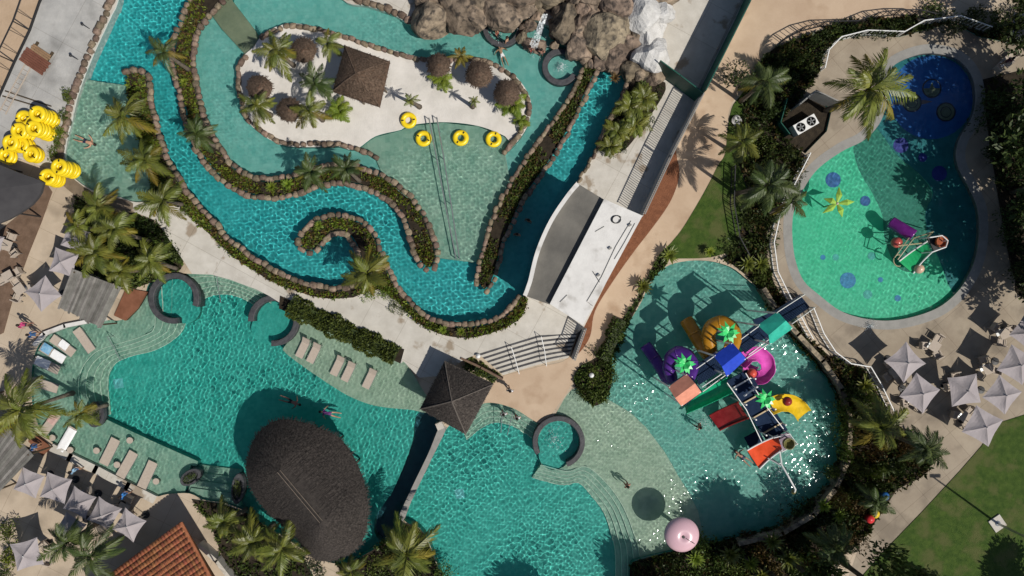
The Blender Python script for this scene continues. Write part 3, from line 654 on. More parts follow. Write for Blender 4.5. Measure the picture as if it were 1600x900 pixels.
def rosette_mesh(seed, n, mt, w=.09, tilt=(.1, 1.2)):
    r = random.Random(seed); mb = MB()
    for i in range(n):
        a = i * 2.399 + r.uniform(-.2, .2); el = tilt[1] + (tilt[0] - tilt[1]) * (1 - i / n); L = r.uniform(.8, 1.05)
        d = Vector((math.cos(a) * math.cos(el), math.sin(a) * math.cos(el), math.sin(el))); s = Vector((-math.sin(a), math.cos(a), 0)) * w
        m = d * L * .45 + Vector((0, 0, .06)); e = d * L + Vector((0, 0, -.10))
        mb.add([s * .6, -s * .6, m - s, m + s, e, m + Vector((0, 0, -.03))], [(0, 1, 5), (0, 5, 3), (1, 2, 5), (3, 5, 4), (5, 2, 4)])
    return mb.mesh('leaves', mt)
RO = {k: [rosette_mesh(i + 3 * j, 30, k) for i in range(2)] for j, k in enumerate(('frond', 'leafb', 'frondd', 'leafr'))}
def rosette(px, py, rad, label, kind='frond', lvl=LO, h=.5, group='spiky plants', name='spiky_plant'):
    c = P(px, py, lvl + h); t = thing(name, (c.x, c.y, lvl), label, 'plant', group)
    MB().tube([(0, 0, 0), (0, 0, h)], [.09, .07], 6).build('stem', 'trunk', t)
    o = link('leaves', RO[kind][R.randrange(2)], t, (0, 0, h), R.uniform(0, 6.28)); k = rad / S; o.scale = (k, k, k * .9); return t
def areca(px, py, rad, label, lvl=UP, h=.2, n=16, group='feathery plants', fine=None):
    c = P(px, py, lvl + h + .5); t = thing('feathery_plant', (c.x, c.y, lvl), label, 'plant', group); L = rad / S
    MB().tube([(0, 0, -.05), (0, 0, h + .2)], [.12, .08], 6).build('stem', 'stem', t)
    for i in range(n):
        o = link('frond', (fine or FINE)[i % 3], t, (R.uniform(-.15, .15), R.uniform(-.15, .15), h))
        o.rotation_euler = (R.uniform(-.2, .2), -R.uniform(.0, .75), i * 2.399 + R.uniform(-.3, .3)); k = L * R.uniform(.8, 1.15); o.scale = (k, k * 1.3, k)
    return t
areca(528, 174, 27, 'bright green feathery plant just below the square brown hut', h=.4)
areca(691, 122, 24, 'bright green feathery plant below the thatched parasol north on the island', h=.4)
areca(801, 164, 30, 'bright green feathery plant at the eastern tip of the sand island', h=.4, n=20)
areca(815, 188, 18, 'small bright feathery plant lowest on the eastern shore of the island')
areca(800, 142, 12, 'small feathery plant growing against the easternmost thatched parasol', h=1.0)
for i, (x, y, r_, lb) in enumerate(((985, 165, 34, 'the bend of the rock wall'), (1008, 150, 28, 'the green panel gate'), (965, 205, 30, 'the shaded river end'), (995, 190, 28, 'the striped corridor'), (955, 228, 24, 'the small stones above the patio'))):
    areca(x, y, r_, 'leafy yellow green clump in the bed nearest to ' + lb, h=.5, n=17, group='clumps in the river end bed', fine=FINE2)
for x, y, r_, kd, lb in ((1004, 447, 19, 'frond', 'spiky green plant at the northwest rim of the play pool'), (1045, 399, 20, 'frond', 'spiky green plant on the corner of the small lawn'),
    (1168, 412, 19, 'frond', 'left one of two spiky plants above the play pool rim'), (1188, 413, 20, 'frond', 'right one of two spiky plants above the play pool rim'),
    (1108, 393, 12, 'leafb', 'small light spiky plant on the lower edge of the small lawn'), (1351, 602, 21, 'frond', 'spiky plant beside the white railing below the kids pool'),
    (1381, 727, 24, 'frondd', 'dark fan leaved plant at the edge of the lawn path'), (498, 352, 10, 'leafb', 'yellow green tuft on the tip of the curled planter'),
    (692, 515, 10, 'leafb', 'left one of two yellow green tufts on the southern river planter'), (720, 518, 10, 'leafb', 'middle yellow green tuft on the southern river planter'),
    (288, 128, 9, 'leafb', 'yellow green tuft on the narrow planter near the river bend'), (424, 292, 12, 'leafb', 'pale tuft in the planter below the sand island, western one'),
    (450, 288, 13, 'leafb', 'pale tuft in the planter below the sand island, eastern one'), (960, 122, 12, 'leafr', 'bronze spiky plant at the top end of the diagonal planter')):
    rosette(x, y, r_, lb, kd, UP if y < 530 and x < 975 else LO)
for x, y, r_, kd, h_, lb in ((1086, 872, 18, 'leafb', 1.2, 'yellow green spiky plant right below the pink mushroom'), (1142, 866, 22, 'frond', 1.6, 'upright yellow green plant, second right of the pink mushroom'), (1172, 880, 18, 'leafb', 1.5, 'light spiky plant at the bottom edge, third right of the mushroom'),
    (1206, 846, 22, 'frond', 1.8, 'tall yellow green plant at the shaded bottom shore of the play pool'), (1232, 872, 22, 'frond', 1.7, 'green spiky plant midway along the bottom bed'), (1190, 898, 20, 'frond', 1.4, 'spiky plant cut by the bottom edge of the bed'), (1286, 790, 16, 'leafb', 1.6, 'pale yellow plant above the bottom bed near the path'), (1310, 805, 15, 'leafb', 1.5, 'yellow leaved plant left of the red bin'), (1345, 640, 20, 'frond', 1.2, 'spiky plant between railing and eastern play pool wall')):
    rosette(x, y, r_, lb, kd, LO, h_)
# hedge along the concrete terrace
def hedge(name, a, b, w, h, label, kind='leaf', n=2600, lvl=LO, seed=3):
    p, q = P(*a, lvl + h * .7), P(*b, lvl + h * .7); g = np.random.default_rng(seed); d = q - p; L = d.length; ux, uy = d.x / L, d.y / L; mb = MB()
    for i in range(n):
        s = g.uniform(0, L); ph = g.uniform(-.2, math.pi + .2); rad = 1 + .18 * math.sin(s * 2.1) + .12 * math.sin(s * 5.3 + 1) + g.normal() * .07
        y = math.cos(ph) * w / 2 * rad; z = max(.05, math.sin(ph)) * h * rad
        o = np.array([g.normal() * .6, math.cos(ph) + g.normal() * .5, math.sin(ph) + g.normal() * .5 + .3]); o /= np.linalg.norm(o); sd = np.cross(o, g.normal(size=3)); sd /= np.linalg.norm(sd)
        l = g.uniform(.12, .26); T = lambda v: (v[0] * ux - v[1] * uy, v[0] * uy + v[1] * ux, v[2])
        c = np.array([s, y, z]); m = c + o * l * .5
        mb.add([T(c), T(m + sd * l * .28), T(c + o * l), T(m - sd * l * .28)], [(0, 1, 2), (0, 2, 3)])
    o = thing(name, (p.x, p.y, lvl), label, 'hedge')
    mb.build('foliage', kind, o)
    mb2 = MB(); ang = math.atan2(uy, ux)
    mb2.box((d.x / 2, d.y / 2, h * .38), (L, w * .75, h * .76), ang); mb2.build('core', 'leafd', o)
    return o
hedge('hedge', (452, 478), (618, 557), 1.35, .75, 'long clipped hedge between the loungers and the pale terrace', seed=3, n=6500, lvl=UP)
hedge('hedge', (728, 566), (776, 592), .75, .6, 'short low hedge between the square hut and the stairs', seed=5, n=700)
hedge('hedge', (972, 500), (944, 562), 1.0, .9, 'strip hedge along the pink path beside the play pool', seed=6, n=1200)
# shrubs: beds around the pools, each placed on plan
SH = []
def bed(poly, n, r0, r1, h0, h1, kinds, where, seed, lvl=LO, mind=.75):
    g = random.Random(seed); xs = [p[0] for p in poly]; ys = [p[1] for p in poly]; got = []
    for _ in range(n * 60):
        x, y = g.uniform(min(xs), max(xs)), g.uniform(min(ys), max(ys)); r_ = g.uniform(r0, r1)
        if inside(poly, np.array([x]), np.array([y]))[0] and all((x - a) ** 2 + (y - b) ** 2 > (mind * (r_ + c)) ** 2 for a, b, c in got):
            got.append((x, y, r_))
        if len(got) >= n: break
    got.sort(); names = {'leaf': 'green', 'leafb': 'light green', 'leafd': 'dark', 'leafr': 'bronze'}
    for i, (x, y, r_) in enumerate(got):
        k = g.choice(kinds); SH.append((x, y))
        nth = str(i + 1) + ('th' if 10 < (i + 1) % 100 < 14 else {1: 'st', 2: 'nd', 3: 'rd'}.get((i + 1) % 10, 'th'))
        shrub(x, y, r_, g.uniform(h0, h1), f'{names[k]} shrub {where}, {nth} from the west', k, lvl, 'shrubs ' + where)
bed([(1060,858),(1110,850),(1160,842),(1215,828),(1262,802),(1290,780),(1350,790),(1345,845),(1300,885),(1250,905),(1050,905)], 24, 15, 24, 1.0, 2.0, ['leaf', 'leafd', 'leaf', 'leafr'], 'in the bed below the play pool', 1)
bed([(1318,700),(1325,620),(1345,590),(1380,650),(1440,700),(1400,750),(1378,790),(1330,790),(1290,790),(1310,745)], 17, 15, 23, 2.2, 3.4, ['leaf', 'leafd', 'leafr'], 'in the bed east of the play pool', 2)
bed([(1178,300),(1188,230),(1215,215),(1245,250),(1235,285),(1208,340),(1195,370),(1200,440),(1180,430),(1160,400),(1150,380)], 12, 15, 24, 1.0, 2.0, ['leaf', 'leafd', 'leafd'], 'along the fence beside the kids pool', 3)
bed([(1160,110),(1205,90),(1240,120),(1220,180),(1180,200),(1158,160)], 6, 16, 24, 1.2, 2.2, ['leafd'], 'under the palm by the service pit', 4)
bed([(1210,88),(1240,66),(1330,42),(1420,32),(1402,50),(1318,50),(1288,70),(1276,108),(1240,125)], 14, 11, 17, .8, 1.5, ['leafd'], 'added as deep shade between the two curved railings', 16)  # dark shrubs added so the gap comes out black like deep shade
bed([(1440,20),(1500,8),(1580,0),(1640,-30),(1640,20),(1585,45),(1530,46),(1490,28)], 9, 16, 24, 1.2, 2.2, ['leafd', 'leafd', 'leaf'], 'behind the curved rail above the kids pool', 5)
bed([(1560,140),(1610,130),(1640,450),(1600,450),(1575,400),(1558,280),(1552,200)], 14, 18, 26, 1.5, 2.6, ['leafd'], 'in the dark bed east of the kids pool', 6)
bed([(125,310),(165,325),(205,338),(245,360),(275,392),(275,420),(240,430),(200,440),(150,420),(118,400)], 13, 16, 24, 1.2, 2.2, ['leaf', 'leafd', 'leafd'], 'under the palm clump by the first pool', 7)
bed([(905,578),(925,565),(950,555),(955,600),(945,618),(930,628),(910,615)], 5, 13, 19, .9, 1.3, ['leaf', 'leaf', 'leafd'], 'on the peninsula below the pink path', 8)
bed([(330,800),(380,805),(430,838),(470,868),(490,890),(420,870),(360,850)], 6, 13, 20, .8, 1.4, ['leafd', 'leaf'], 'behind the oval hut by the path', 9)
bed([(590,860),(640,822),(662,845),(690,905),(560,905)], 6, 15, 22, 1.0, 1.6, ['leafd', 'leaf'], 'at the bottom corner of the second pool', 10)
bed([(-10,835),(20,835),(30,900),(-10,905)], 3, 16, 22, 1.5, 2.0, ['leafb', 'leaf'], 'in the bottom corner beside the lone lower umbrella', 11)
bed([(88,140),(100,140),(98,210),(88,240),(78,240)], 5, 9, 13, .8, 1.1, ['leafb', 'leaf'], 'between the yellow tubes and the river stones', 12, UP, .6)
bed([(985,130),(1030,130),(1025,160),(985,225),(955,235),(965,190)], 8, 12, 18, .6, 1.0, ['leaf', 'leafd'], 'low in the bed at the river end', 13, UP)
bed([(204,140),(222,140),(236,210),(262,285),(300,340),(285,330),(240,310),(228,250),(210,200)], 11, 10, 15, .6, 1.0, ['leaf', 'leafb'], 'under the palms of the hairpin planter', 14, UP, .6)
bed([(560,445),(585,425),(612,460),(640,492),(610,475)], 5, 11, 16, .5, .9, ['leaf', 'leafb'], 'at the root of the curled planter', 15, UP, .6)
# ground cover in the stone planters
def cover(name, poly, n, lvl, kinds, seed, label, lo=-1.7, ls=(.12, .34), sm=True):
    g = np.random.default_rng(seed); q = np.array([tuple(P(x, y, lvl)[:2]) for x, y in (smooth(poly) if sm else poly)]); q0, q1 = q.min(0), q.max(0)
    pts = g.uniform(q0, q1, (n * 14, 2)); pts = pts[inside(q, pts[:, 0], pts[:, 1])][:n]
    mb = MB(); dens = np.sin(pts[:, 0] * 1.7) + np.sin(pts[:, 1] * 1.3 + pts[:, 0]) ; 
    for (x, y), dn in zip(pts, dens):
        if dn < g.uniform(lo, 1.0): continue
        mi = g.integers(len(kinds))
        for _ in range(5):
            o = g.normal(size=3); o[2] = abs(o[2]) + .6; o /= np.linalg.norm(o); s = np.cross(o, g.normal(size=3)); s /= np.linalg.norm(s); l = g.uniform(*ls)
            c = np.array([x, y, lvl + .12]) + g.normal(size=3) * .05; m = c + o * l * .5
            mb.add([c, m + s * l * .22, c + o * l, m - s * l * .22], [(0, 1, 2), (0, 2, 3)], mi)
    return tag(mb.build(name, kinds), label, 'plants', kind='stuff')
cover('ground_cover', S_W + S_E[::-1], 2600, UP, ['leaf', 'leafb', 'leafr'], 1, 'low green and bronze ground cover in the long curved planter')
cover('ground_cover', MID_L + MID_R[::-1], 1500, UP, ['leafr', 'leaf', 'leaf'], 2, 'low bronze and green ground cover in the diagonal planter')
cover('ground_cover', WEST + CURL_OUT[1:] + SOUTH_IN[::-1] + WEST_IN[::-1], 4000, UP, ['leaf', 'leafb', 'leafr'], 3, 'low green ground cover in the curling river planter')
cover('ground_cover', BED_N, 9000, LO, ['leaf', 'leafd', 'leafd', 'leafr'], 4, 'dark mixed undergrowth in the long bed round the play pool', -3.5, (.2, .5), False)
cover('ground_cover', BED_E, 1500, LO, ['leafd', 'leafd', 'leaf'], 5, 'dark undergrowth in the shaded bed east of the kids pool', -3.5, (.2, .5))
cover('ground_cover', BED_W, 1200, LO, ['leafd', 'leaf'], 6, 'green undergrowth below the palm clump', -3.5, (.2, .45))
cover('ground_cover', BED_S, 1500, LO, ['leafd', 'leaf'], 7, 'green undergrowth around the oval hut', -2.5, (.15, .4), False)
cover('ground_cover', BED_P, 700, LO, ['leafd', 'leaf'], 8, 'green undergrowth on the bush peninsula', -3.5, (.15, .4))
# tall trees standing past the frame, their shade falls over the pools
def tree(px, py, h, r_, label, lvl=LO):
    c = P(px, py, lvl); t = thing('shade_tree', (c.x, c.y, lvl), label, 'tree', 'tall shade trees')
    mb = MB(); mb.tube([(0, 0, 0), (.1, .1, h * .35), (.2, -.1, h * .8)], [.26, .2, .1], 8)
    for k in range(5):
        a = k * 1.3; mb.tube([(.12, 0, h * .4), (math.cos(a) * r_ * .5, math.sin(a) * r_ * .5, h * .75)], [.1, .04], 5)
    mb.build('trunk', 'trunk', t, sm=True)
    o = link('crown', CL['tree'][R.randrange(2)], t, (0, 0, h * .55), R.uniform(0, 6)); o.scale = (r_, r_, h * .42); return t
for x, y, h, r_, lb in ((1580, 300, 10, 3.5, 'upper tall tree east of the kids pool'), (1592, 395, 9.5, 3.2, 'lower tall tree east of the kids pool'), (1602, 250, 10.5, 3.4, 'middle tall tree east of the kids pool'), (1606, 450, 9, 2.6, 'tall tree in the lower end of the dark bed'), (1600, 180, 9.5, 2.9, 'tall tree east of the cobalt end of the kids pool'),
    (1575, 60, 8, 2.3, 'tall tree at the northeast corner behind the railing'), (1318, 880, 11, 2.2, 'tall tree past the bottom end of the lawn path'), (1238, 878, 11.5, 2.3, 'tall tree below the bed of the play pool'), (1196, 888, 11.5, 2.1, 'tall tree below the pink mushroom'), (885, 985, 9, 2.3, 'left one of two tall trees below the second pool'), (1052, 942, 9, 2.2, 'right one of two tall trees below the second pool'), (1640, 938, 8, 2.0, 'right one of two tall trees below the big lawn'), (1490, 962, 8, 1.8, 'left one of two tall trees below the big lawn')):
    tree(x, y, h, r_, lb)

# ------------------------------------------------------------------ rock formation
def boulder_mesh(seed, mt='rock'):
    r = random.Random(seed); bm = bmesh.new(); bmesh.ops.create_icosphere(bm, subdivisions=3, radius=1)
    cuts = [(Vector((r.gauss(0, 1), r.gauss(0, 1), r.gauss(0, 1))).normalized(), r.uniform(.55, .9)) for _ in range(13)]
    ph = [r.uniform(0, 6) for _ in range(6)]
    for v in bm.verts:
        c = v.co.copy()
        for n, d in cuts:
            e = c.dot(n) - d
            if e > 0: c -= n * e * .92
        c *= 1 + .05 * math.sin(c.x * 7 + ph[0]) * math.sin(c.y * 6 + ph[1]) + .04 * math.sin(c.z * 11 + ph[2] + c.x * 5)
        v.co = c
    me = bpy.data.meshes.new('boulder'); bm.to_mesh(me); bm.free(); me.materials.append(M[mt]); return me
BO = [boulder_mesh(i) for i in range(7)]; BW = [boulder_mesh(20 + i, 'whiterock') for i in range(3)]
rk = thing('rock_formation', (P(880, 30).x, P(880, 30).y, 0), 'big artificial brown rock formation with boulders along the top edge', 'rocks')
ROCKP = [(655, -40), (1045, -40), (1032, 60), (1030, 118), (992, 114), (940, 92), (918, 96), (902, 70), (898, 40), (862, 30), (850, 62), (822, 72), (808, 62), (818, 20), (765, 2), (752, 26), (655, 30)]
g = random.Random(4); got = []
for it in range(7000):
    x, y = g.uniform(650, 1045), g.uniform(-45, 120); r_ = 32 if it < 40 else 25 if it < 300 else 17 if it < 1500 else 10
    if inside(ROCKP, np.array([x]), np.array([y]))[0] and all((x - a) ** 2 + (y - b) ** 2 > (.6 * (r_ + c)) ** 2 for a, b, c in got): got.append((x, y, r_))
for x, y, r_ in got:
    if math.hypot(x - 785, y - 44) < 34 or math.hypot(x - 876, y - 100) < 33 or abs((x - 852) + (y - 22) * .37) < 15 and 0 < y < 90: continue
    z = max(.2, min(2.6, (75 - y) * .03 + (x - 760) * .004)) * g.uniform(.6, 1.1); p = P(x, y, z)
    wh = 985 + (y - 20) * .4 + g.uniform(-16, 10) < x < 1040 and y < 105
    o = link('boulder', (BW if wh else BO)[g.randrange(3 if wh else 7)], rk, (p.x - rk.location.x, p.y - rk.location.y, z * .55))
    o.rotation_euler = (g.uniform(0, 6), g.uniform(0, 6), g.uniform(0, 6)); k = r_ / S * 1.2; o.scale = (k, k * g.uniform(.8, 1.1), k * g.uniform(.85, 1.1) + z * .25)
    if wh: o['label'] = 'pale unpainted boulder'
for x, y in ((672, 34), (690, 38), (708, 38), (726, 35), (744, 30), (826, 66), (842, 72), (828, 38), (864, 36), (870, 52), (868, 68), (816, 56), (846, 12), (838, 24), (905, 84), (922, 98), (955, 102), (975, 106), (1000, 116), (1018, 124), (822, 40)):
    p = P(x, y, .3); o = link('boulder', BO[g.randrange(7)], rk, (p.x - rk.location.x, p.y - rk.location.y, .1)); o.rotation_euler = (g.uniform(0, 6), g.uniform(0, 6), g.uniform(0, 6)); k = g.uniform(.42, .62); o.scale = (k * 1.2, k, k)
mb = MB(); mb.prism([tuple(P(x, y)[:2]) for x, y in [(660, -60), (1030, -60), (1020, 95), (930, 80), (905, 40), (850, 20), (760, -5), (660, 18)]], -.9, .35)
o = mb.build('rock_base', 'rock', rk); o.location = (-rk.location.x, -rk.location.y, 0)

def arc_wall(px, py, ro, ri, a0, a1, z0, z1, lvl, label, cap=None, name='spa_wall', group='round spa basins'):
    c = P(px, py, z1); k = (1 - z1 / H) / S; n = 40; mb = MB(); vs = []; fs = []
    for i in range(n + 1):
        a = math.radians(a0 + (a1 - a0) * i / n)
        for r_, z in ((ri, z0), (ri, z1 - .03), (ri + .8, z1), (ro - .8, z1), (ro, z1 - .03), (ro, z0)): vs.append((math.cos(a) * r_ * k, -math.sin(a) * r_ * k, z))
    for i in range(n):
        for j in range(5): fs.append((i * 6 + j, i * 6 + j + 1, (i + 1) * 6 + j + 1, (i + 1) * 6 + j))
    fs += [tuple(range(6)), tuple(n * 6 + j for j in range(5, -1, -1))]
    mb.add(vs, [f[::-1] for f in fs]); t = thing(name, (c.x, c.y, 0), label, 'spa', group); receiver(mb.build('ring_wall', 'ring', t))
    return t
# angles: counted clockwise from east on plan
arc_wall(271, 466, 40, 31, 80, 380, LO - 1.2, LO + .32, LO, 'dark round spa wall at the top corner of the first pool by the palm clump')
arc_wall(427, 501, 40, 31, 178, 455, LO - 1.2, LO + .32, LO, 'dark round spa wall of the first pool at the start of the hedge')
arc_wall(873, 691, 41, 33, 151, 430, LO - 1.2, LO + .36, LO, 'dark round spa wall between the second pool and its sage beach')
arc_wall(785, 42, 31, 23, -40, 215, UP - .7, UP + .05, UP, 'dark round spa basin in the rocks with splashing water')
arc_wall(876, 104, 29, 20, 30, 330, UP - .7, UP + .05, UP, 'dark round spa basin below the rocks beside the diagonal planter')
for nm, (px, py), rr, lab in (('stone_planter', (297, 746), (18, 11), 'dark oval stone planter at the end of the lounger shelf'), ('stone_planter', (371, 764), (10, 24), 'dark narrow stone planter between pool steps and oval hut'), ('stone_planter', (148, 648), (14, 20), 'dark curved stone planter beside the low palm in the shelf')):
    c = P(px, py, LO + .4); t = thing(nm, (c.x, c.y, LO - .4), lab, 'planter', rz=(.6 if px == 297 else -.1))
    MB().lathe([(1, 0), (1.02, .75), (.98, .8), (.75, .8), (.75, .62), (0, .62)], 24, sx=rr[0] / S, sy=rr[1] / S).build('bowl', 'ring', t, sm=False)
    o = link('foliage', CL['leaf'][1], t, (0, 0, .65)); o.scale = (rr[0] / S * .6, rr[1] / S * .6, .5)

M['hipstraw'] = mat('grey_ridge_straw', (.085, .072, .062), (.14, .12, .105), 5, 1)
# ------------------------------------------------------------------ thatched huts
def thatch(name, rim, rimz, ridge, ridgez, lab, cat, mt, st, n, lvl, posts=6, group=None, blade=(.5, .05), bulge=.12, sm=True):
    rp = [P(x, y, rimz) for x, y in (smooth(rim, True, 9) if sm else rim)]
    if not sm:
        q = []
        for i in range(len(rp)):
            a, b = rp[i], rp[(i + 1) % len(rp)]
            q += [a.lerp(b, k / 8) for k in range(8)]
        rp = q
    A, B = P(*ridge[0], ridgez), P(*ridge[-1], ridgez); c = sum(rp, Vector()) / len(rp); c.z = lvl
    t = thing(name, c, lab, cat, group); d = B - A
    def rid(p):
        if d.length < 1e-4: return A
        return A + d * max(0, min(1, (p - A).dot(d) / d.length_squared))
    K = 6; mb = MB(); vs = []; N_ = len(rp)
    def pt(p, k):
        q = p.lerp(rid(p), k); q.z += math.sin(k * math.pi) * bulge; return q
    for k in range(K + 1): vs += [pt(p, k / K) - c for p in rp]
    vs += [p - c + Vector((0, 0, -.22)) for p in rp] + [pt(p, .9) - c + Vector((0, 0, -.3)) for p in rp]
    fs = [(k * N_ + i, k * N_ + (i + 1) % N_, (k + 1) * N_ + (i + 1) % N_, (k + 1) * N_ + i) for k in range(K) for i in range(N_)]
    o = (K + 1) * N_; fs += [(o + i, o + (i + 1) % N_, (i + 1) % N_, i) for i in range(N_)] + [(o + N_ + i, o + N_ + (i + 1) % N_, o + (i + 1) % N_, o + i) for i in range(N_)]
    ar = sum(rp[i].x * rp[(i + 1) % N_].y - rp[(i + 1) % N_].x * rp[i].y for i in range(N_))
    if ar < 0: fs = [f[::-1] for f in fs]
    mb.add(vs, fs); rf = mb.build('roof', mt, t)
    sb = MB()
    for _ in range(n):
        i = R.randrange(N_); p = rp[i].lerp(rp[(i + 1) % N_], R.random()); k = 1 - math.sqrt(R.random()) * (.965 if sm else .93)
        a = pt(p, max(-.0, k)) if k > 0 else p; e = pt(p, min(1, max(0, k) + .02)); dn = (a - e)
        if dn.length < 1e-5: continue
        dn.normalize(); sd = dn.cross(Vector((0, 0, 1))); 
        if sd.length < 1e-3: continue
        sd = sd.normalized() * blade[1] * R.uniform(.5, 1.2); L = blade[0] * R.uniform(.5, 1.3); dn = (dn + sd.normalized() * R.uniform(-.14, .14)).normalized()
        s0 = a - c + Vector((0, 0, R.uniform(.015, .03))); s1 = a - c + dn * L + Vector((0, 0, R.uniform(.015, .05)))
        sb.add([s0 - sd, s0 + sd, s1 + sd * .5, s1 - sd * .5], [(0, 1, 2, 3)])
    ob = sb.build('straw', st, rf); tag(ob, kind='stuff')
    if d.length > .5:
        for s_ in (-.12, .12):
            off = Vector((-d.y, d.x, 0)).normalized() * s_; MB().tube([A - c + off + Vector((0, 0, .07)), B - c + off + Vector((0, 0, .05))], .022, 5).build('ridge_pole', 'palestraw', t)
    if not sm:
        for i in range(0, N_, 8):
            MB().tube([pt(rp[i], k / 6) - c + Vector((0, 0, .035)) for k in range(7)], .05, 5).build('hip_ridge', st if st != 'darkstraw' else 'hipstraw', t)
    for i in range(posts):
        p = rp[int(i * N_ / posts + N_ / posts / 2) % N_].lerp(c, .18); MB().tube([(p.x - c.x, p.y - c.y, -1.0), (p.x - c.x, p.y - c.y, rimz - lvl + .1)], .09, 7).build('post', 'trunk', t)
    return t
OVAL = [(424,660),(400,681),(388,711),(385,740),(395,768),(413,794),(435,816),(458,832),(474,856),(491,873),(512,877),(541,868),(565,847),(574,809),(571,767),(555,721),(533,689),(507,673),(469,660),(446,656)]
thatch('thatched_hut', OVAL, LO + 2.9, [(436, 736), (502, 815)], LO + 5.6, 'huge dark oval thatched hut roof over the first pool', 'hut', 'darkthatch', 'darkstraw', 9000, LO, 10, blade=(.55, .028), bulge=.25)
thatch('thatched_hut', [(695, 564), (771, 600), (728, 679), (656, 639)], LO + 2.9, [(706, 627)], LO + 4.6, 'dark grey square thatched hut beside the pale stairs', 'hut', 'greythatch', 'darkstraw', 3600, LO, 4, blade=(.32, .025), sm=False)
thatch('thatched_hut', [(539, 71), (609, 96), (593, 167), (520, 143)], UP + 2.5, [(556, 115)], UP + 4.0, 'brown square thatched hut on the sand island', 'hut', 'thatch', 'straw', 3600, UP, 4, blade=(.32, .025), sm=False)
for x, y, r_, lb in ((474, 78, 19, 'between the two upper palms of the sand island'), (405, 137, 19, 'at the western shore of the sand island'), (451, 171, 18, 'on the southern sand of the island beside a palm'), (685, 101, 17, 'leftmost of the three on the eastern sand'), (748, 115, 20, 'middle one of the three on the eastern sand'), (792, 144, 19, 'at the eastern tip of the sand island')):
    rim = [(x + r_ * math.cos(a) * (1 + .06 * math.sin(3 * a + x)), y + r_ * math.sin(a)) for a in np.linspace(0, 6.283, 13)[:-1]]
    thatch('thatched_parasol', rim, UP + 2.0, [(x - 1, y + .5)], UP + 2.75, 'round brown thatched parasol ' + lb, 'parasol', 'thatch', 'straw', 750, UP, 0, 'thatched parasols on the sand island', (.35, .035), .08)
    p = P(x, y, UP + 2.2); t = bpy.data.objects.get('thatched_parasol'); t = [o for o in bpy.data.objects if o.name.startswith('thatched_parasol')][-1]
    MB().tube([(0, 0, 0), (0, 0, 2.6)], .06, 7).build('pole', 'trunk', t)

# ------------------------------------------------------------------ board roofs, canvas roof, tiled roof
def board_roof(quad, zs, lab, n, mt='shingle'):
    q = [P(x, y, z) for (x, y), z in zip(quad, zs)]; c = sum(q, Vector()) / 4; c.z = LO; t = thing('board_roof', c, lab, 'roof')
    for i in range(n):
        mb = MB()
        a, b = i / n, (i + .93) / n; j = R.uniform(-.02, .03); p = [q[0].lerp(q[1], a), q[0].lerp(q[1], b), q[3].lerp(q[2], b), q[3].lerp(q[2], a)]
        e = (p[3] - p[0]).normalized() * R.uniform(-.12, .12); p[2] += e; p[3] += e; up = Vector((0, 0, j)); dn = Vector((0, 0, -.05))
        mb.add([v - c + up + dn for v in p] + [v - c + up for v in p], [(3, 2, 1, 0), (4, 5, 6, 7), (0, 1, 5, 4), (1, 2, 6, 5), (2, 3, 7, 6), (3, 0, 4, 7)]); mb.build('board', mt, t)
    for v in q: p = v.lerp(Vector((c.x, c.y, v.z)), .12) - c; MB().tube([(p.x, p.y, 0), (p.x, p.y, p.z)], .07, 6).build('post', 'stem', t)
    return t
board_roof([(113, 420), (190, 449), (158, 513), (90, 481)], [LO + 2.6, LO + 2.6, LO + 2.3, LO + 2.3], 'weathered grey board roof below the palm clump', 22)
board_roof([(-40, 610), (53, 712), (-10, 778), (-80, 700)], [LO + 2.9, LO + 2.9, LO + 2.5, LO + 2.5], 'weathered grey board roof at the left picture edge', 30)
c = P(0, 300, LO + 3); t = thing('canvas_roof', (c.x, c.y, LO), 'dark grey curved roof at the left edge below the yellow tubes', 'roof')
rimp = smooth([(-40, 245), (-10, 254), (30, 270), (68, 285), (64, 300), (50, 319), (25, 336), (0, 348), (-45, 358)], True, 10); mb = MB()
top = [P(x, y, LO + 3.0) - Vector((c.x, c.y, LO)) for x, y in rimp]; apex = P(-30, 300, LO + 3.7) - Vector((c.x, c.y, LO)); n_ = len(top)
mb.add(top + [p.lerp(apex, .5) + Vector((0, 0, .08)) for p in top] + [apex] + [p + Vector((0, 0, -.25)) for p in top],
       [(i, (i + 1) % n_, n_ + (i + 1) % n_, n_ + i) for i in range(n_)] + [(n_ + i, n_ + (i + 1) % n_, 2 * n_) for i in range(n_)] + [(2 * n_ + 1 + i, 2 * n_ + 1 + (i + 1) % n_, (i + 1) % n_, i) for i in range(n_)])
mb.build('canopy', 'darkroof', t)
for k in (3, n_ // 2): p = top[k] * .9; MB().tube([(p.x, p.y, 0), (p.x, p.y, p.z)], .07, 6).build('post', 'darksteel', t)
# terracotta
t0 = P(250, 880, LO); tr = thing('tiled_roof_house', (t0.x, t0.y, LO), 'small house with orange terracotta tiled roof at the bottom edge', 'house')
RA, RB, RC, RD = P(284, 816, LO + 3.0), P(150, 914, LO + 3.0), P(342, 924, LO + 4.3), P(215, 1010, LO + 4.5)
E2 = P(400, 1010, LO + 3.0); F2 = P(270, 1070, LO + 4.5)
base = Vector((t0.x, t0.y, LO)); nb = MB()
nb.add([v - base for v in (RA, RB, RD, RC)] + [v - base + Vector((0, 0, -.14)) for v in (RA, RB, RD, RC)], [(0, 1, 2, 3), (7, 6, 5, 4), (0, 4, 5, 1), (3, 7, 4, 0)])
nb.add([v - base for v in (RA, RC, E2)] + [v - base + Vector((0, 0, -.14)) for v in (RA, RC, E2)], [(0, 1, 2), (5, 4, 3), (0, 2, 5, 3)])
rf = nb.build('roof', 'terracotta', tr)
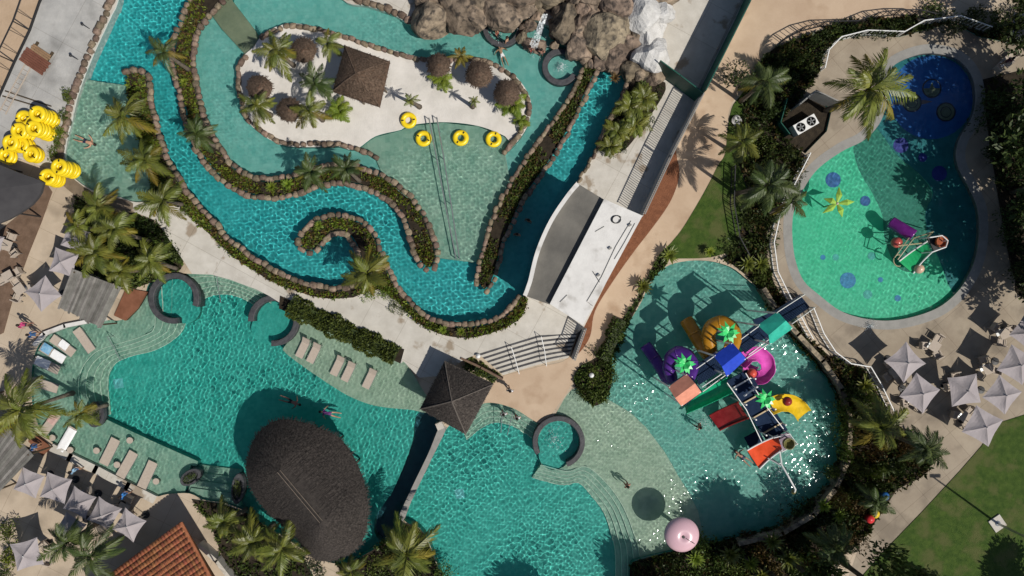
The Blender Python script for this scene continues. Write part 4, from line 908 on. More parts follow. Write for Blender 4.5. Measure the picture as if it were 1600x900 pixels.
def tile_mesh():
    mb = MB(); vs = []
    for x in (0, 1):
        for k in range(6): a = math.pi * k / 5; vs.append((x * .44, math.cos(a) * (.135 - .02 * x), math.sin(a) * .085 + (.03 if x == 0 else 0)))
    mb.add(vs, [(k, k + 1, 7 + k, 6 + k) for k in range(5)] + [(0, 5, 4, 3, 2, 1)]); return mb.mesh('tile', 'terracotta', True)
TM = tile_mesh()
def tile_field(A, B, C, D, na, nb_):
    """tiles over the quad A(eave start) B(eave end) D C, running up from the eave AB"""
    for i in range(na):
        for j in range(nb_):
            u, v = (i + .5) / na, j / nb_
            p = A.lerp(B, u).lerp(C.lerp(D, u), v); up = (C.lerp(D, u) - A.lerp(B, u)).normalized(); sd = (B - A).normalized(); nz = sd.cross(up).normalized()
            if nz.z < 0: nz = -nz
            px = 800 + p.x * S / (1 - p.z / H); py = 450 - p.y * S / (1 - p.z / H)
            if py > 912: continue
            if (p - RA).cross(RC - RA).z < -.0 and True: pass
            m = Matrix((up, nz.cross(up), nz)).transposed().to_4x4(); m.translation = p - base + nz * (.015 + R.uniform(0, .012)) - up * .05
            o = link('tile', TM, rf); o.matrix_local = m
EL = (RB - RA).length; tile_field(RA, RB, RC, RD, max(1, int(EL / .27)), int((RC - RA).length / .40))
MB().tube([RA - base + Vector((0, 0, .06)), RC - base + Vector((0, 0, .06))], .11, 7).build('hip_ridge', 'terracotta', tr)
wl = MB(); wl.prism([tuple((v - base)[:2]) for v in (P(276, 832, LO), P(165, 915, LO), P(230, 1010, LO), P(345, 925, LO))], 0, 2.9); wl.build('wall', 'white', tr)

# ------------------------------------------------------------------ square umbrellas
def umbrella(cs, lvl, label, group, hz=2.45, mt='canvas'):
    z = lvl + hz; q = [P(x, y, z) for x, y in cs]; c = sum(q, Vector()) / 4; u = (q[1] - q[0] + q[2] - q[3]).normalized()
    a = ((q[1] - q[0]).length + (q[2] - q[3]).length + (q[3] - q[0]).length + (q[2] - q[1]).length) / 8; rz = math.atan2(u.y, u.x)
    t = thing('patio_umbrella', (c.x, c.y, lvl), label, 'umbrella', group, rz + R.uniform(-.06, .06)); hgt = R.uniform(.42, .56); ds = R.uniform(.05, .13); mb = MB(); vs = []; fs = []; K = 6
    for s in range(4):
        ang = s * math.pi / 2; o = len(vs)
        for i in range(K + 1):
            k = i / K
            for j in range(K + 1):
                w = -1 + 2 * j / K; sag = ds * (1 - w * w) * k
                x = a * k * (1 - sag * 1.0); y = a * k * w; zz = hz + hgt * (1 - k) - .10 * math.sin(k * math.pi) * (1 - w * w) + .02 * math.sin(s * 2 + j * 1.7 + i * 1.1 + ds * 90) * k
                vs.append((x * math.cos(ang) - y * math.sin(ang), x * math.sin(ang) + y * math.cos(ang), zz))
        fs += [(o + i * (K + 1) + j, o + (i + 1) * (K + 1) + j, o + (i + 1) * (K + 1) + j + 1, o + i * (K + 1) + j + 1) for i in range(K) for j in range(K)]
    mb.add(vs, fs); mb.build('canopy', mt, t)
    MB().tube([(0, 0, 0), (0, 0, hz + hgt + .05)], .03, 6).build('pole', 'steel', t)
    MB().lathe([(.3, 0), (.3, .07), (.06, .1)], 12).build('base', 'darksteel', t)
    MB().lathe([(.0, .0), (.05, .0), (.05, .06), (0, .1)], 8, (0, 0, hz + hgt)).build('finial', 'steel', t)
    for s in range(4):
        ang = s * math.pi / 2 + math.pi / 4; MB().tube([(0, 0, hz + hgt - .04), (math.cos(ang) * a * 1.39, math.sin(ang) * a * 1.39, hz - .03)], .014, 4).build('rib', 'steel', t)
    return t
UMB = [
 ([(110,348),(139,361),(128,396),(94,386)], 'mauve square umbrella nearest the palm clump, topmost of the leaning row', 0),
 ([(93,385),(124,395),(108,436),(75,424)], 'mauve square umbrella in the middle of the row beside the palm clump', 0),
 ([(71,431),(97,458),(64,489),(39,457)], 'mauve square umbrella left of the weathered board roof', 0),
 ([(-26,362),(6,370),(0,402),(-32,394)], 'mauve umbrella cut by the left picture edge on the wood deck', 0),
 ([(37,731),(69,741),(56,780),(20,765)], 'mauve square umbrella at the west end of the lower row, by the board roof', 1),
 ([(72,737),(113,748),(101,788),(64,777)], 'second mauve umbrella from the west in the lower row', 1),
 ([(112,759),(149,775),(137,812),(100,796)], 'middle mauve umbrella of the lower row of five', 1),
 ([(151,775),(192,795),(173,831),(137,812)], 'second mauve umbrella from the east in the lower row', 1),
 ([(195,793),(232,813),(205,846),(176,829)], 'mauve square umbrella at the east end of the lower row by the tiled roof', 1),
 ([(101,799),(136,820),(118,850),(83,831)], 'mauve umbrella behind the lower row, overhung by palm fronds', 1),
 ([(16,851),(59,839),(69,881),(25,893)], 'lone mauve umbrella in the bottom corner beside the dark palms', 1),
 ([(1417,535),(1448,568),(1411,598),(1380,563)], 'mauve square umbrella closest to the rim of the kids pool', 2),
 ([(1433,583),(1471,611),(1440,645),(1404,617)], 'mauve square umbrella nearest the white bent railing', 2),
 ([(1479,591),(1525,585),(1535,625),(1487,637)], 'squarely turned mauve umbrella in the middle of the eastern terrace', 2),
 ([(1563,589),(1600,613),(1567,648),(1533,616)], 'mauve umbrella above the lawn corner, second from the right edge', 2),
 ([(1529,634),(1569,660),(1543,697),(1499,671)], 'lowest mauve umbrella of the eastern terrace, over the lawn corner', 2),
 ([(1577,540),(1622,562),(1600,602),(1557,575)], 'dappled mauve umbrella cut by the right edge of the eastern terrace', 2),
 ([(1600,496),(1632,515),(1608,548),(1575,520)], 'shaded mauve umbrella at the right edge, uppermost of the eastern terrace', 2),
 ([(1585,17),(1628,22),(1622,70),(1579,64)], 'shaded mauve umbrella in the top corner above the kids pool', 2)]
for cs, lb, gi in UMB: umbrella(cs, LO, lb, ('umbrellas on the western deck', 'umbrellas below the first pool', 'umbrellas on the eastern terrace')[gi], 2.1 if 'behind the lower row' in lb else 2.45)

# ------------------------------------------------------------------ yellow tubes
mb = MB(); n1, n2, R1, R2 = 26, 10, .44, .20; vs = []; fs = []
for i in range(n1):
    a = 2 * math.pi * i / n1
    for j in range(n2): b = 2 * math.pi * j / n2; vs.append(((R1 + R2 * math.cos(b)) * math.cos(a), (R1 + R2 * math.cos(b)) * math.sin(a), R2 * math.sin(b) * .9 + .18))
for i in range(n1):
    for j in range(n2): fs.append((i * n2 + j, ((i + 1) % n1) * n2 + j, ((i + 1) % n1) * n2 + (j + 1) % n2, i * n2 + (j + 1) % n2))
TUBE = mb.add(vs, fs).mesh('ring', 'yellow', True)
HAND = MB().box((R1, 0, .37), (.16, .09, .05)).mesh('handle', 'black')
tubep = link('swim_tube', TUBE); 
for k in range(2): link('handle', HAND, tubep, None, k * math.pi + .4)
first = True
def tube_at(x, y, z, lab, grp):
    global first
    o = tubep if first else copy_tree(tubep); first = False
    tag(o, lab, 'tube', grp); o.location = (x, y, z); o.rotation_euler = (R.uniform(-.05, .05), R.uniform(-.05, .05), R.uniform(0, 6)); return o
for x, y, lb in ((639, 189, 'nearest the square brown hut on the sand edge'), (662, 217, 'just left of the double rail'), (720, 216, 'just right of the double rail'), (771, 218, 'rightmost of the four on the sage beach')):
    p = P(x, y, UP); tube_at(p.x, p.y, UP - .1 if y > 200 else UP + .04, 'yellow swim tube lying alone, ' + lb, 'yellow tubes on the island beach')
STK = [(34, 184, 3, 'northwest stack'), (54, 177, 6, 'north stack by the ladder'), (27, 203, 4, 'west stack of the second row'), (49, 199, 6, 'east stack of the second row'), (13, 222, 4, 'westernmost stack'), (31, 226, 3, 'third row middle stack'), (46, 240, 3, 'stack under the grey roof corner'), (8, 243, 2, 'stack at the picture edge'), (88, 260, 6, 'stack nearest the river shallows'), (70, 276, 5, 'lowest stack by the wood deck')]
ORD = ['top tube', 'second tube from top', 'third tube from top', 'fourth tube from top', 'fifth tube from top', 'bottom tube']
for x, y, n, nm in STK:
    p = P(x, y, UP + n * .36); bx, by = p.x, p.y
    for k in range(n):
        tube_at(bx + R.uniform(-.05, .05) + (n - 1 - k) * .015, by + R.uniform(-.05, .05), UP + .02 + (n - 1 - k) * .355, f'yellow swim tube, {ORD[k]} in the {nm}', 'yellow tubes stacked at the river')

# ------------------------------------------------------------------ loungers, stools, chairs, tables
def lounger_proto(name, flat):
    t = link(name, None); mb = MB()
    mb.box((-.25, 0, .32), (1.35, .66, .06)); mb.box((-.25, 0, .27), (1.30, .58, .05)); mb.build('seat', 'tan', t)
    a = .08 if flat else .75; b = MB(); m = Matrix.Rotation(-a, 3, 'Y'); b.box(Vector((.43, 0, .33)) + m @ Vector((.33, 0, 0)), (.66, .66, .06), mtx=m); b.build('backrest', 'tan', t)
    f = MB(); f.beam((-.92, -.34, .30), (.95, -.34, .30), .04, .06); f.beam((-.92, .34, .30), (.95, .34, .30), .04, .06); f.build('frame', 'steel', t)
    for x in (-.8, .8):
        for y in (-.32, .32): MB().box((x, y, .13), (.05, .05, .30)).build('leg', 'steel', t)
    return t
LF, LR = lounger_proto('sun_lounger', True), lounger_proto('sun_lounger', False); used = set()
def lounger(px, py, hx, hy, z, lab, grp, flat=True, k=1.0):
    """foot to head direction (hx, hy) on plan"""
    pr = LF if flat else LR; o = pr if pr not in used else copy_tree(pr); used.add(pr); p = P(px, py, z + .3); tag(o, lab, 'lounger', grp)
    o.location = (p.x, p.y, z); o.rotation_euler = (0, 0, math.atan2(-hy, hx)); o.scale = (k, k, 1); return o
zs = LO - .30; G1 = 'loungers in the shallow shelf below the hedge'; G2 = 'loungers around the western shelf'
for x, y, lb in ((474, 543, 'westernmost tan lounger below the hedge'), (491, 551, 'second tan lounger from the west below the hedge'), (528, 571, 'third tan lounger from the west below the hedge'), (545, 580, 'fourth tan lounger from the west below the hedge'), (578, 591, 'easternmost tan lounger below the hedge')):
    lounger(x, y, 16, -33, zs, lb, G1, False, .92)
for x, y, hx, hy, lb, k in ((133, 533, -14, -20, 'tan lounger nearest the weathered board roof in the western shallows', 1), (100, 541, -20, -15, 'tan lounger carrying a folded white towel in the western shallows', 1), (84, 553, -32, -20, 'lounger spread with blue and white towels by the curved curb', 1), (75, 571, -32, -14, 'lounger half covered by a white towel by the curved curb', 1), (72, 602, -32, -10, 'tan lounger under the edge of the big coconut palm', 1),
    (77, 664, 18, -24, 'tan lounger with a pink towel below the big coconut palm', 1), (104, 687, 14, -24, 'lounger fully covered by a white towel below the low palm', 1), (171, 707, 14, -28, 'tan lounger in the shelf, westernmost of the lower three', 1.08), (198, 727, 16, -28, 'tan lounger in the shelf, middle one of the lower three', 1.08), (230, 743, 14, -30, 'tan lounger in the shelf, easternmost of the lower three', 1.08)):
    lounger(x, y, hx, hy, LO - .32, lb, G2, True, k * 1.05)
def towel(px, py, hx, hy, z, w, l, mt, lab):
    p = P(px, py, z + .37); a = math.atan2(-hy, hx); mb = MB(); K = 8
    vs = [(l * (i / K - .5), w * (j / K - .5), .012 * math.sin(i * 2.1 + j) + (.0 if 0 < j < K else -.05)) for i in range(K + 1) for j in range(K + 1)]
    mb.add(vs + [(v[0], v[1], v[2] - .02) for v in vs], [(i * (K + 1) + j, (i + 1) * (K + 1) + j, (i + 1) * (K + 1) + j + 1, i * (K + 1) + j + 1) for i in range(K) for j in range(K)] + [((K + 1) ** 2 + i * (K + 1) + j, (K + 1) ** 2 + i * (K + 1) + j + 1, (K + 1) ** 2 + (i + 1) * (K + 1) + j + 1, (K + 1) ** 2 + (i + 1) * (K + 1) + j) for i in range(K) for j in range(K)])
    o = mb.build('towel', mt, None, True, (p.x, p.y, z + .44), a); return tag(o, lab, 'towel', 'towels on loungers')
towel(100, 539, -20, -15, LO - .32, .62, .75, 'towelwhite', 'small white towel on the second lounger of the western shallows')
towel(91, 557, -32, -20, LO - .32, .70, 1.15, 'towelwhite', 'white towel on the lounger that also has a blue one')
towel(73, 545, -32, -20, LO - .32, .70, .80, 'towelblue', 'blue patterned towel on a lounger by the curved curb')
towel(67, 567, -32, -14, LO - .32, .72, 1.2, 'towelwhite', 'white towel on the lounger next to the blue towel')
towel(104, 687, 14, -24, LO - .32, .74, 2.0, 'towelwhite', 'long white towel covering the lounger below the low palm')
towel(82, 655, 18, -24, LO - .32, .66, .7, paint('pink_towel', (.55, .36, .32), .9), 'pale pink towel on the lounger below the big palm')
st = link('pool_stool', None); MB().lathe([(.17, 0), (.15, .25), (.24, .42), (.26, .47), (.25, .5), (0, .5)], 18).build('seat', 'tan', st); MB().lathe([(.2, 0), (.2, .04), (.1, .05)], 14).build('foot', 'steel', st); fs_ = True
for x, y, lb in ((82, 684, 'between the tan and the white towelled loungers'), (110, 703, 'beside the white towelled lounger foot'), (151, 704, 'left of the westernmost lower lounger'), (203, 688, 'alone near the deep pool edge of the shelf'), (183, 726, 'between the two western lower loungers'), (244, 752, 'right of the easternmost lower lounger')):
    o = st if fs_ else copy_tree(st); fs_ = False; p = P(x, y, LO + .1); o.location = (p.x, p.y, LO - .34); tag(o, 'round tan stool in the shelf ' + lb, 'stool', 'round stools in the shelf')
ch = link('patio_chair', None)
MB().box((0, 0, .40), (.55, .55, .10)).build('seat', 'tan', ch); MB().box((.26, 0, .65), (.07, .55, .45)).build('backrest', 'tan', ch)
for y in (-.27, .27): MB().box((0, y, .58), (.5, .06, .05)).build('armrest', 'tan', ch)
for x in (-.24, .24):
    for y in (-.24, .24): MB().box((x, y, .18), (.05, .05, .36)).build('leg', 'steel', ch)
tb = link('patio_table', None); MB().box((0, 0, .72), (.8, .8, .04)).build('table_top', 'tan', tb); MB().tube([(0, 0, 0), (0, 0, .71)], .04, 7).build('pedestal', 'steel', tb); MB().box((0, 0, .02), (.45, .45, .04)).build('foot', 'steel', tb)
fc = [True, True]
def seat_set(px, py, rz, lab, n=2, table=True, lvl=LO):
    p = P(px, py, lvl)
    if table:
        o = tb if fc[0] else copy_tree(tb); fc[0] = False; o.location = (p.x, p.y, lvl); o.rotation_euler = (0, 0, rz); tag(o, 'small square tan table ' + lab, 'table', 'patio tables')
    for i in range(n):
        a = rz + i * 2 * math.pi / max(n, 2); o = ch if fc[1] else copy_tree(ch); fc[1] = False
        o.location = (p.x + math.cos(a) * .75, p.y + math.sin(a) * .75, lvl); o.rotation_euler = (0, 0, a)
        tag(o, 'low tan patio chair ' + lab + (', one side' if i == 0 else ', opposite side' if i == 1 else ', third side' if i == 2 else ', fourth side'), 'chair', 'patio chairs')
for x, y, a, lb, n in ((22, 432, .5, 'on the western deck left of the umbrellas', 2), (40, 452, 2.2, 'under the umbrella left of the board roof', 3), (20, 384, 1.2, 'on the wood deck at the left edge', 3), (1392, 580, .6, 'under the umbrella closest to the kids pool', 4), (1422, 625, 1.2, 'under the umbrella by the bent railing', 3), (1490, 600, .2, 'under the squarely turned umbrella', 4), (1535, 575, 1.9, 'in the sun between the eastern umbrellas', 3), (1500, 650, .8, 'beside the lowest eastern umbrella', 3), (1560, 520, .4, 'at the right edge below the dark bed', 3), (86, 858, .3, 'right of the lone lower umbrella', 3), (130, 770, .4, 'in the shade below the western shelf', 3), (200, 790, 1.1, 'in the shade under the lower row end', 3), (1565, 100, .7, 'in the top corner east of the kids pool', 2), (1452, 540, 1, 'in dappled shade south of the kids pool', 3)):
    seat_set(x, y, a, lb, n)

# ------------------------------------------------------------------ white building, patio, stairs, walls
ROOFZ = 3.95
q = [P(x, y, ROOFZ) for x, y in ((944, 311), (1004, 337), (911, 508), (859, 475))]; c = sum(q, Vector()) / 4; c.z = UP
bd = thing('pump_building', c, 'white flat roofed building with a sunken grey roof beside the river', 'building'); pl = [tuple((v - c)[:2]) for v in q]
MB().prism([(x * .985, y * .985) for x, y in pl], -.9, ROOFZ - .25).build('wall', 'white', bd)
MB().prism(pl, ROOFZ - .25, ROOFZ).build('roof_slab', 'white', bd)
def onroof(x, y, dz=0.0): p = P(x, y, ROOFZ); return Vector((p.x - c.x, p.y - c.y, ROOFZ + dz))
for pts in (((986, 345), (962, 385), (940, 432), (917, 471), (926, 478)), ((992, 349), (975, 380), (960, 405)), ((944, 354), (930, 362)), ((875, 472), (886, 461))):
    MB().tube([onroof(x, y, .04) for x, y in pts], .025, 5).build('roof_pipe', 'rim', bd)
MB().tube([onroof(961 + 7 * math.cos(a) + a * .3, 343 + 6 * math.sin(a), .05) for a in np.linspace(0, 12, 40)], .025, 5).build('coiled_hose', 'black', bd)
for x, y in ((935, 430), (953, 388), (984, 352)): MB().box(onroof(x, y, .12), (.22, .14, .12), .5).build('pipe_bracket', 'rim', bd)
MB().tube([onroof(926, 424, .05), onroof(937, 441, .05)], .02, 5).build('loose_rod', 'darksteel', bd)
LZ = 3.5
cvp = smooth([(903, 287), (889, 303), (861, 345), (840, 393), (828, 440), (820, 462)], False, 8); lowp = cvp + [(859, 476), (944, 312)]
pp = [P(x, y, LZ) for x, y in lowp]; ring = [(p.x - bd.location.x, p.y - bd.location.y) for p in pp]
MB().prism(ring, -1.3, LZ - .02).build('wall', 'white', bd)
MB().prism([(x * 1.0, y * 1.0) for x, y in ring], LZ - .02, LZ).build('lower_roof', 'membrane', bd)
q = np.array(cvp); d = np.gradient(q, axis=0); d /= np.linalg.norm(d, axis=1, keepdims=True); nn = np.stack([d[:, 1], -d[:, 0]], 1); mb = MB(); vs = []
for p_, n_ in zip(q, nn):
    for off, z in ((3.4, LZ - .6), (3.4, LZ + .45), (-3.0, LZ + .45), (-3.0, LZ - .6)): w = P(*(p_ + n_ * off), LZ + .45); vs.append((w.x - bd.location.x, w.y - bd.location.y, z))
fs = [(i * 4 + j, i * 4 + j + 1, (i + 1) * 4 + j + 1, (i + 1) * 4 + j) for i in range(len(q) - 1) for j in range(3)]; fs += [(3, 2, 1, 0), tuple(4 * (len(q) - 1) + j for j in range(4))]
mb.add(vs, fs); mb.build('parapet', 'white', bd)
# stairs
top_e = np.array([(747, 553), (790, 539), (840, 524), (872, 521), (902, 520)], float); bot_e = np.array([(786, 586), (812, 578), (840, 570), (864, 564), (888, 559)], float)
c = P(820, 552, LO); sta = thing('staircase', (c.x, c.y, LO), 'wide bent staircase of pale treads with dark nosings', 'stairs'); NS = 6
for k in range(NS):
    z = UP - (k + 1) * (UP - LO) / (NS + 1); lo_, hi_ = top_e + (bot_e - top_e) * (k / NS), top_e + (bot_e - top_e) * ((k + 1) / NS)
    for nm, a, b, zz, mt in (('tread', lo_, hi_, z, 'terrace'),):
        A = [P(x, y, z) - Vector((c.x, c.y, 0)) for x, y in a]; B = [P(x, y, z) - Vector((c.x, c.y, 0)) for x, y in b]
        s_ = MB().prism([(p.x, p.y) for p in A] + [(p.x, p.y) for p in B[::-1]], -.4, z - LO).build('tread', 'terrace', sta)
        A2 = [a_.lerp(b_, .05) for a_, b_ in zip(A, B)]; B2 = [a_.lerp(b_, .48) for a_, b_ in zip(A, B)]
        MB().prism([(p.x, p.y) for p in A2] + [(p.x, p.y) for p in B2[::-1]], z - LO + .002, z - LO + .02).build('nosing', 'ring', s_)
def handrail(pts, zs, lab, h=.9, group='steel handrails', mt='steel', r_=.03, posts=None, name='handrail'):
    q = [P(x, y, z) for (x, y), z in zip(pts, zs)]; c = q[0].copy(); t = thing(name, c, lab, 'handrail', group)
    top = [v - c + Vector((0, 0, h)) for v in q]
    MB().tube([Vector((top[0].x, top[0].y, top[0].z - h))] + top + [Vector((top[-1].x, top[-1].y, top[-1].z - h))], r_, 6).build('rail', mt, t)
    for v in (q[1:-1] if posts is None else posts): MB().tube([v - c, v - c + Vector((0, 0, h))], r_ * .8, 6).build('post', mt, t)
    return t
handrail([(799, 541), (805, 560), (811, 582)], [UP - .1, UP - .45, LO], 'left steel handrail running down the pale staircase', mt='whitepaint')
handrail([(845, 525), (850, 546), (853, 570)], [UP - .1, UP - .45, LO], 'right steel handrail running down the pale staircase', mt='whitepaint')
for a, lb in (([(672, 188), (684, 250), (697, 320), (714, 405)], 'left pipe of the long double rail across the sage beach'), ([(684, 187), (695, 250), (706, 320), (719, 404)], 'right pipe of the long double rail across the sage beach')):
    handrail(a, [UP - .1, UP - .25, UP - .35, UP - .5], lb, .8, 'double beach rail', r_=.05)
handrail([(345, 425), (348, 448), (352, 472)], [LO, LO - .4, LO - .9], 'thin steel handrail on the pool steps right of the first spa', .9)
handrail([(178, 525), (187, 540), (198, 562)], [LO - .3, LO - .5, LO - .9], 'thin steel handrail on the curved western pool steps', .9)
handrail([(786, 640), (784, 655), (783, 672)], [LO, LO - .4, LO - .8], 'left thin handrail where two people enter the second pool', .9)
handrail([(801, 643), (797, 658), (793, 676)], [LO, LO - .4, LO - .8], 'right thin handrail where two people enter the second pool', .9)
def wall_run(name, pts, lvl, z0, z1, w, mt, lab, cat='wall', slat=None, smt='whitepaint', rail=True, group=None, sp=.17, off=0.0, solidpart='wall_body'):
    q = [P(x, y, lvl) for x, y in pts]; c = q[0].copy(); c.z = lvl; t = thing(name, c, lab, cat, group); mb = MB()
    if z1 > z0:
        for a, b in zip(q[:-1], q[1:]):
            d = b - a; mb.box((a + b) / 2 - c + Vector((0, 0, (z0 + z1) / 2)), (d.length + w * .5, w, z1 - z0), math.atan2(d.y, d.x))
        mb.build(solidpart, mt, t)
    if slat:
        sb = MB(); rb = MB(); lb_ = MB()
        for a, b in zip(q[:-1], q[1:]):
            d = b - a; n = max(1, int(d.length / sp))
            for i in range(n): p = a.lerp(b, (i + .5) / n) - c; sb.box((p.x, p.y, (z1 + slat) / 2), (.045, .03, slat - z1), math.atan2(d.y, d.x))
            rb.beam(a - c + Vector((0, 0, slat)), b - c + Vector((0, 0, slat)), .07, .05); lb_.beam(a - c + Vector((0, 0, z1 + .06)), b - c + Vector((0, 0, z1 + .06)), .04, .04)
            MB().box(a - c + Vector((0, 0, (z1 + slat) / 2)), (.07, .07, slat - z1)).build('post', smt, t)
        tag(sb.build('baluster_infill', smt, t), kind='stuff'); rb.build('rail', smt, t); lb_.build('lower_rail', smt, t)
    return t
wall_run('corridor_wall', [(1086, 160), (1040, 250), (998, 340)], UP, -1.0, 1.35, .16, 'slab', 'long corridor wall topped by slats between corridor and pink path', slat=2.6, smt='rim')
wall_run('corridor_wall', [(912, 512), (895, 560)], UP, -1.0, .7, .14, 'slab', 'short slatted wall beside the stairs below the white building', slat=1.9, smt='rim')
wall_run('green_fence', [(1172, -20), (1150, 30), (1126, 78), (1086, 158)], UP, -.9, 3.2, .08, 'greenpanel', 'tall dark green sheet fence along the pink path', 'fence')
wall_run('green_fence', [(1022, 110), (1052, 132), (1086, 158)], UP, 0, 2.4, .08, 'greenpanel', 'short dark green sheet fence closing the corridor', 'fence')
wall_run('steel_rail', [(1160, -4), (1120, 78), (1084, 150)], UP, 0, 0, .1, 'rim', 'grey rail along the foot of the green fence', 'rail', slat=.9, smt='rim', sp=1.5)
wall_run('black_fence', [(70, -15), (48, 48), (24, 98), (0, 152), (-20, 196)], UP, -.1, .18, .07, 'darksteel', 'black fence between sandy lot and grey concrete slab', 'fence', slat=2.0, smt='darksteel', sp=1.2)
wall_run('curved_railing', [(1205, 80), (1222, 64), (1248, 50), (1280, 42), (1330, 41), (1362, 28), (1395, 24), (1425, 24), (1450, 30)], LO, 0, .05, .06, 'darksteel', 'dark curved railing along the top path', 'railing', slat=1.15, smt='darksteel', sp=.35)
wall_run('white_railing', [(1280, 112), (1286, 85), (1305, 65), (1345, 55), (1402, 57), (1432, 40), (1488, 33), (1536, 50)], LO, 0, .1, .06, 'rim', 'pale curved railing round the top of the kids pool deck', 'railing', slat=1.1, smt='whitepaint', sp=.3)
wall_run('white_railing', [(1262, 480), (1278, 520), (1296, 548), (1320, 566), (1350, 571), (1366, 598), (1386, 640)], LO, -.1, .12, .1, 'rim', 'bent white railing between the kids pool terrace and the bed', 'railing', slat=1.1, smt='whitepaint', sp=.35)
wall_run('deck_fence', [(1258, 243), (1236, 286), (1212, 335), (1202, 380), (1208, 425), (1230, 470), (1262, 528)], LO, -.1, .1, .1, 'white', 'pale slatted fence along the western kids pool deck', 'fence', slat=1.05, smt='whitepaint', sp=.32)
wall_run('slat_fence', [(1143, 262), (1141, 320), (1150, 372), (1165, 400)], LO, 0, .05, .06, 'darksteel', 'dark slat fence on the right side of the small lawn', 'fence', slat=1.0, smt='darksteel', sp=.3)
wall_run('retaining_wall', [(1188, 452), (1206, 482), (1240, 522), (1278, 562), (1308, 606), (1321, 655), (1318, 712), (1298, 758), (1264, 799), (1216, 827), (1150, 843)], LO, -.6, .95, .36, 'rock', 'rough stone retaining wall along the eastern play pool shore')
wall_run('pool_curb', [(57, 538), (72, 521), (104, 509), (140, 502), (166, 498)], LO, -.4, .3, .3, 'white', 'curved pale curb behind the western loungers', 'curb')
wall_run('pool_curb', [(84, 700), (110, 714), (150, 733), (200, 759), (240, 779)], LO, -.5, .12, .65, 'terrace', 'straight pale curb below the western shelf', 'curb')
wall_run('ramp_wall', [(318, 846), (345, 870), (372, 905)], LO, 0, .9, .3, 'terrace', 'pale ramp wall right of the tiled roof', 'wall')
wall_run('stair_wall', [(722, 558), (752, 572), (785, 590)], LO, -.1, 1.0, .16, 'wood', 'brown side wall at the left end of the staircase', 'wall')
for (px, py), lb in (((688, 664), 'top'),): 
    p = P(px, py, LO); tag(MB().box((0, 0, .0), (.6, .6, .9), .4, top=.92).build('stone_pillar', 'terrace', None, False, (p.x, p.y, LO)), 'short pale stone pillar at the top of the pool divider', 'pillar')
# wood sheets and ladder on the slab
c = P(58, 88, UP + .3); t = thing('board_pile', (c.x, c.y, UP), 'pile of reddish brown corrugated sheets on the grey slab', 'boards')
rz = -math.atan2(34, 50)
for i in range(10):
    MB().box((0, -.95 + i * .17, .22 + .02 * (i % 2)), (2.2 - .5 * (i > 6) + R.uniform(-.1, .1), .15, .05), 0).build('sheet', paint('rust_sheet', (.16, .055, .03), .8) if i < 7 else paint('tan_sheet', (.28, .17, .09), .8), t)
for k in (-.7, .7): MB().box((k, 0, .1), (.12, 1.9, .2)).build('bearer', 'stem', t)
t.rotation_euler = (0, 0, rz)
a, b = P(45, 100, UP + .12), P(4, 176, UP + .12); c = a.copy(); c.z = UP; t = thing('ladder', c, 'pale wooden ladder lying below the sheet pile', 'ladder'); d = (b - a); n = Vector((-d.y, d.x, 0)).normalized() * .26
for s in (-1, 1): MB().beam(a - c + n * s, b - c + n * s, .06, .07).build('side_rail', 'tan', t)
for i in range(11): p = a.lerp(b, (i + .5) / 11) - c; MB().beam(p - n, p + n, .04, .04).build('rung', 'tan', t)
for k, pts in enumerate((((8, 142), (80, 166)), ((4, 150), (78, 172)))):
    a, b = P(*pts[0], UP + .08), P(*pts[1], UP + .08); o = MB().tube([Vector(), b - a], .05, 6).build('loose_pipe', 'stem', None, False, a); tag(o, 'long loose pipe on the slab, ' + ('upper' if k == 0 else 'lower') + ' of the pair', 'pipe', 'loose pipes on the slab')
for k, (x, y) in enumerate(((140, 45), (122, 93), (160, -2))):
    p = P(x, y, UP); t = thing('garden_lamp', (p.x, p.y, UP), 'thin black lamp post by the river stones, ' + ('middle', 'lowest', 'topmost')[k] + ' of three', 'lamp', 'thin lamp posts'); MB().tube([(0, 0, 0), (0, 0, .9)], .03, 6).build('post', 'darksteel', t); MB().lathe([(.09, 0), (.11, .1), (0, .16)], 10, (0, 0, .88)).build('lamp_head', 'darksteel', t)
# wood platform beside the first pool
c = P(212, 477, LO); t = thing('wood_platform', (c.x, c.y, LO), 'reddish brown wood platform at the corner of the first pool', 'platform'); q = [P(x, y, LO + .15) - Vector((c.x, c.y, LO)) for x, y in ((197, 450), (229, 456), (214, 482), (195, 501), (178, 493))]
MB().prism([(p.x, p.y) for p in q], -.5, .15).build('plank_floor', paint('red_wood', (.20, .075, .035), .7), t)
c = P(68, 700, LO); t = thing('wood_platform', (c.x, c.y, LO), 'small brown wood platform below the tan lounger by the board roof', 'platform'); q = [P(x, y, LO + .12) - Vector((c.x, c.y, LO)) for x, y in ((52, 672), (80, 700), (66, 712), (44, 690))]
MB().prism([(p.x, p.y) for p in q], -.3, .12).build('plank_floor', paint('red_wood', (.20, .075, .035), .7), t)
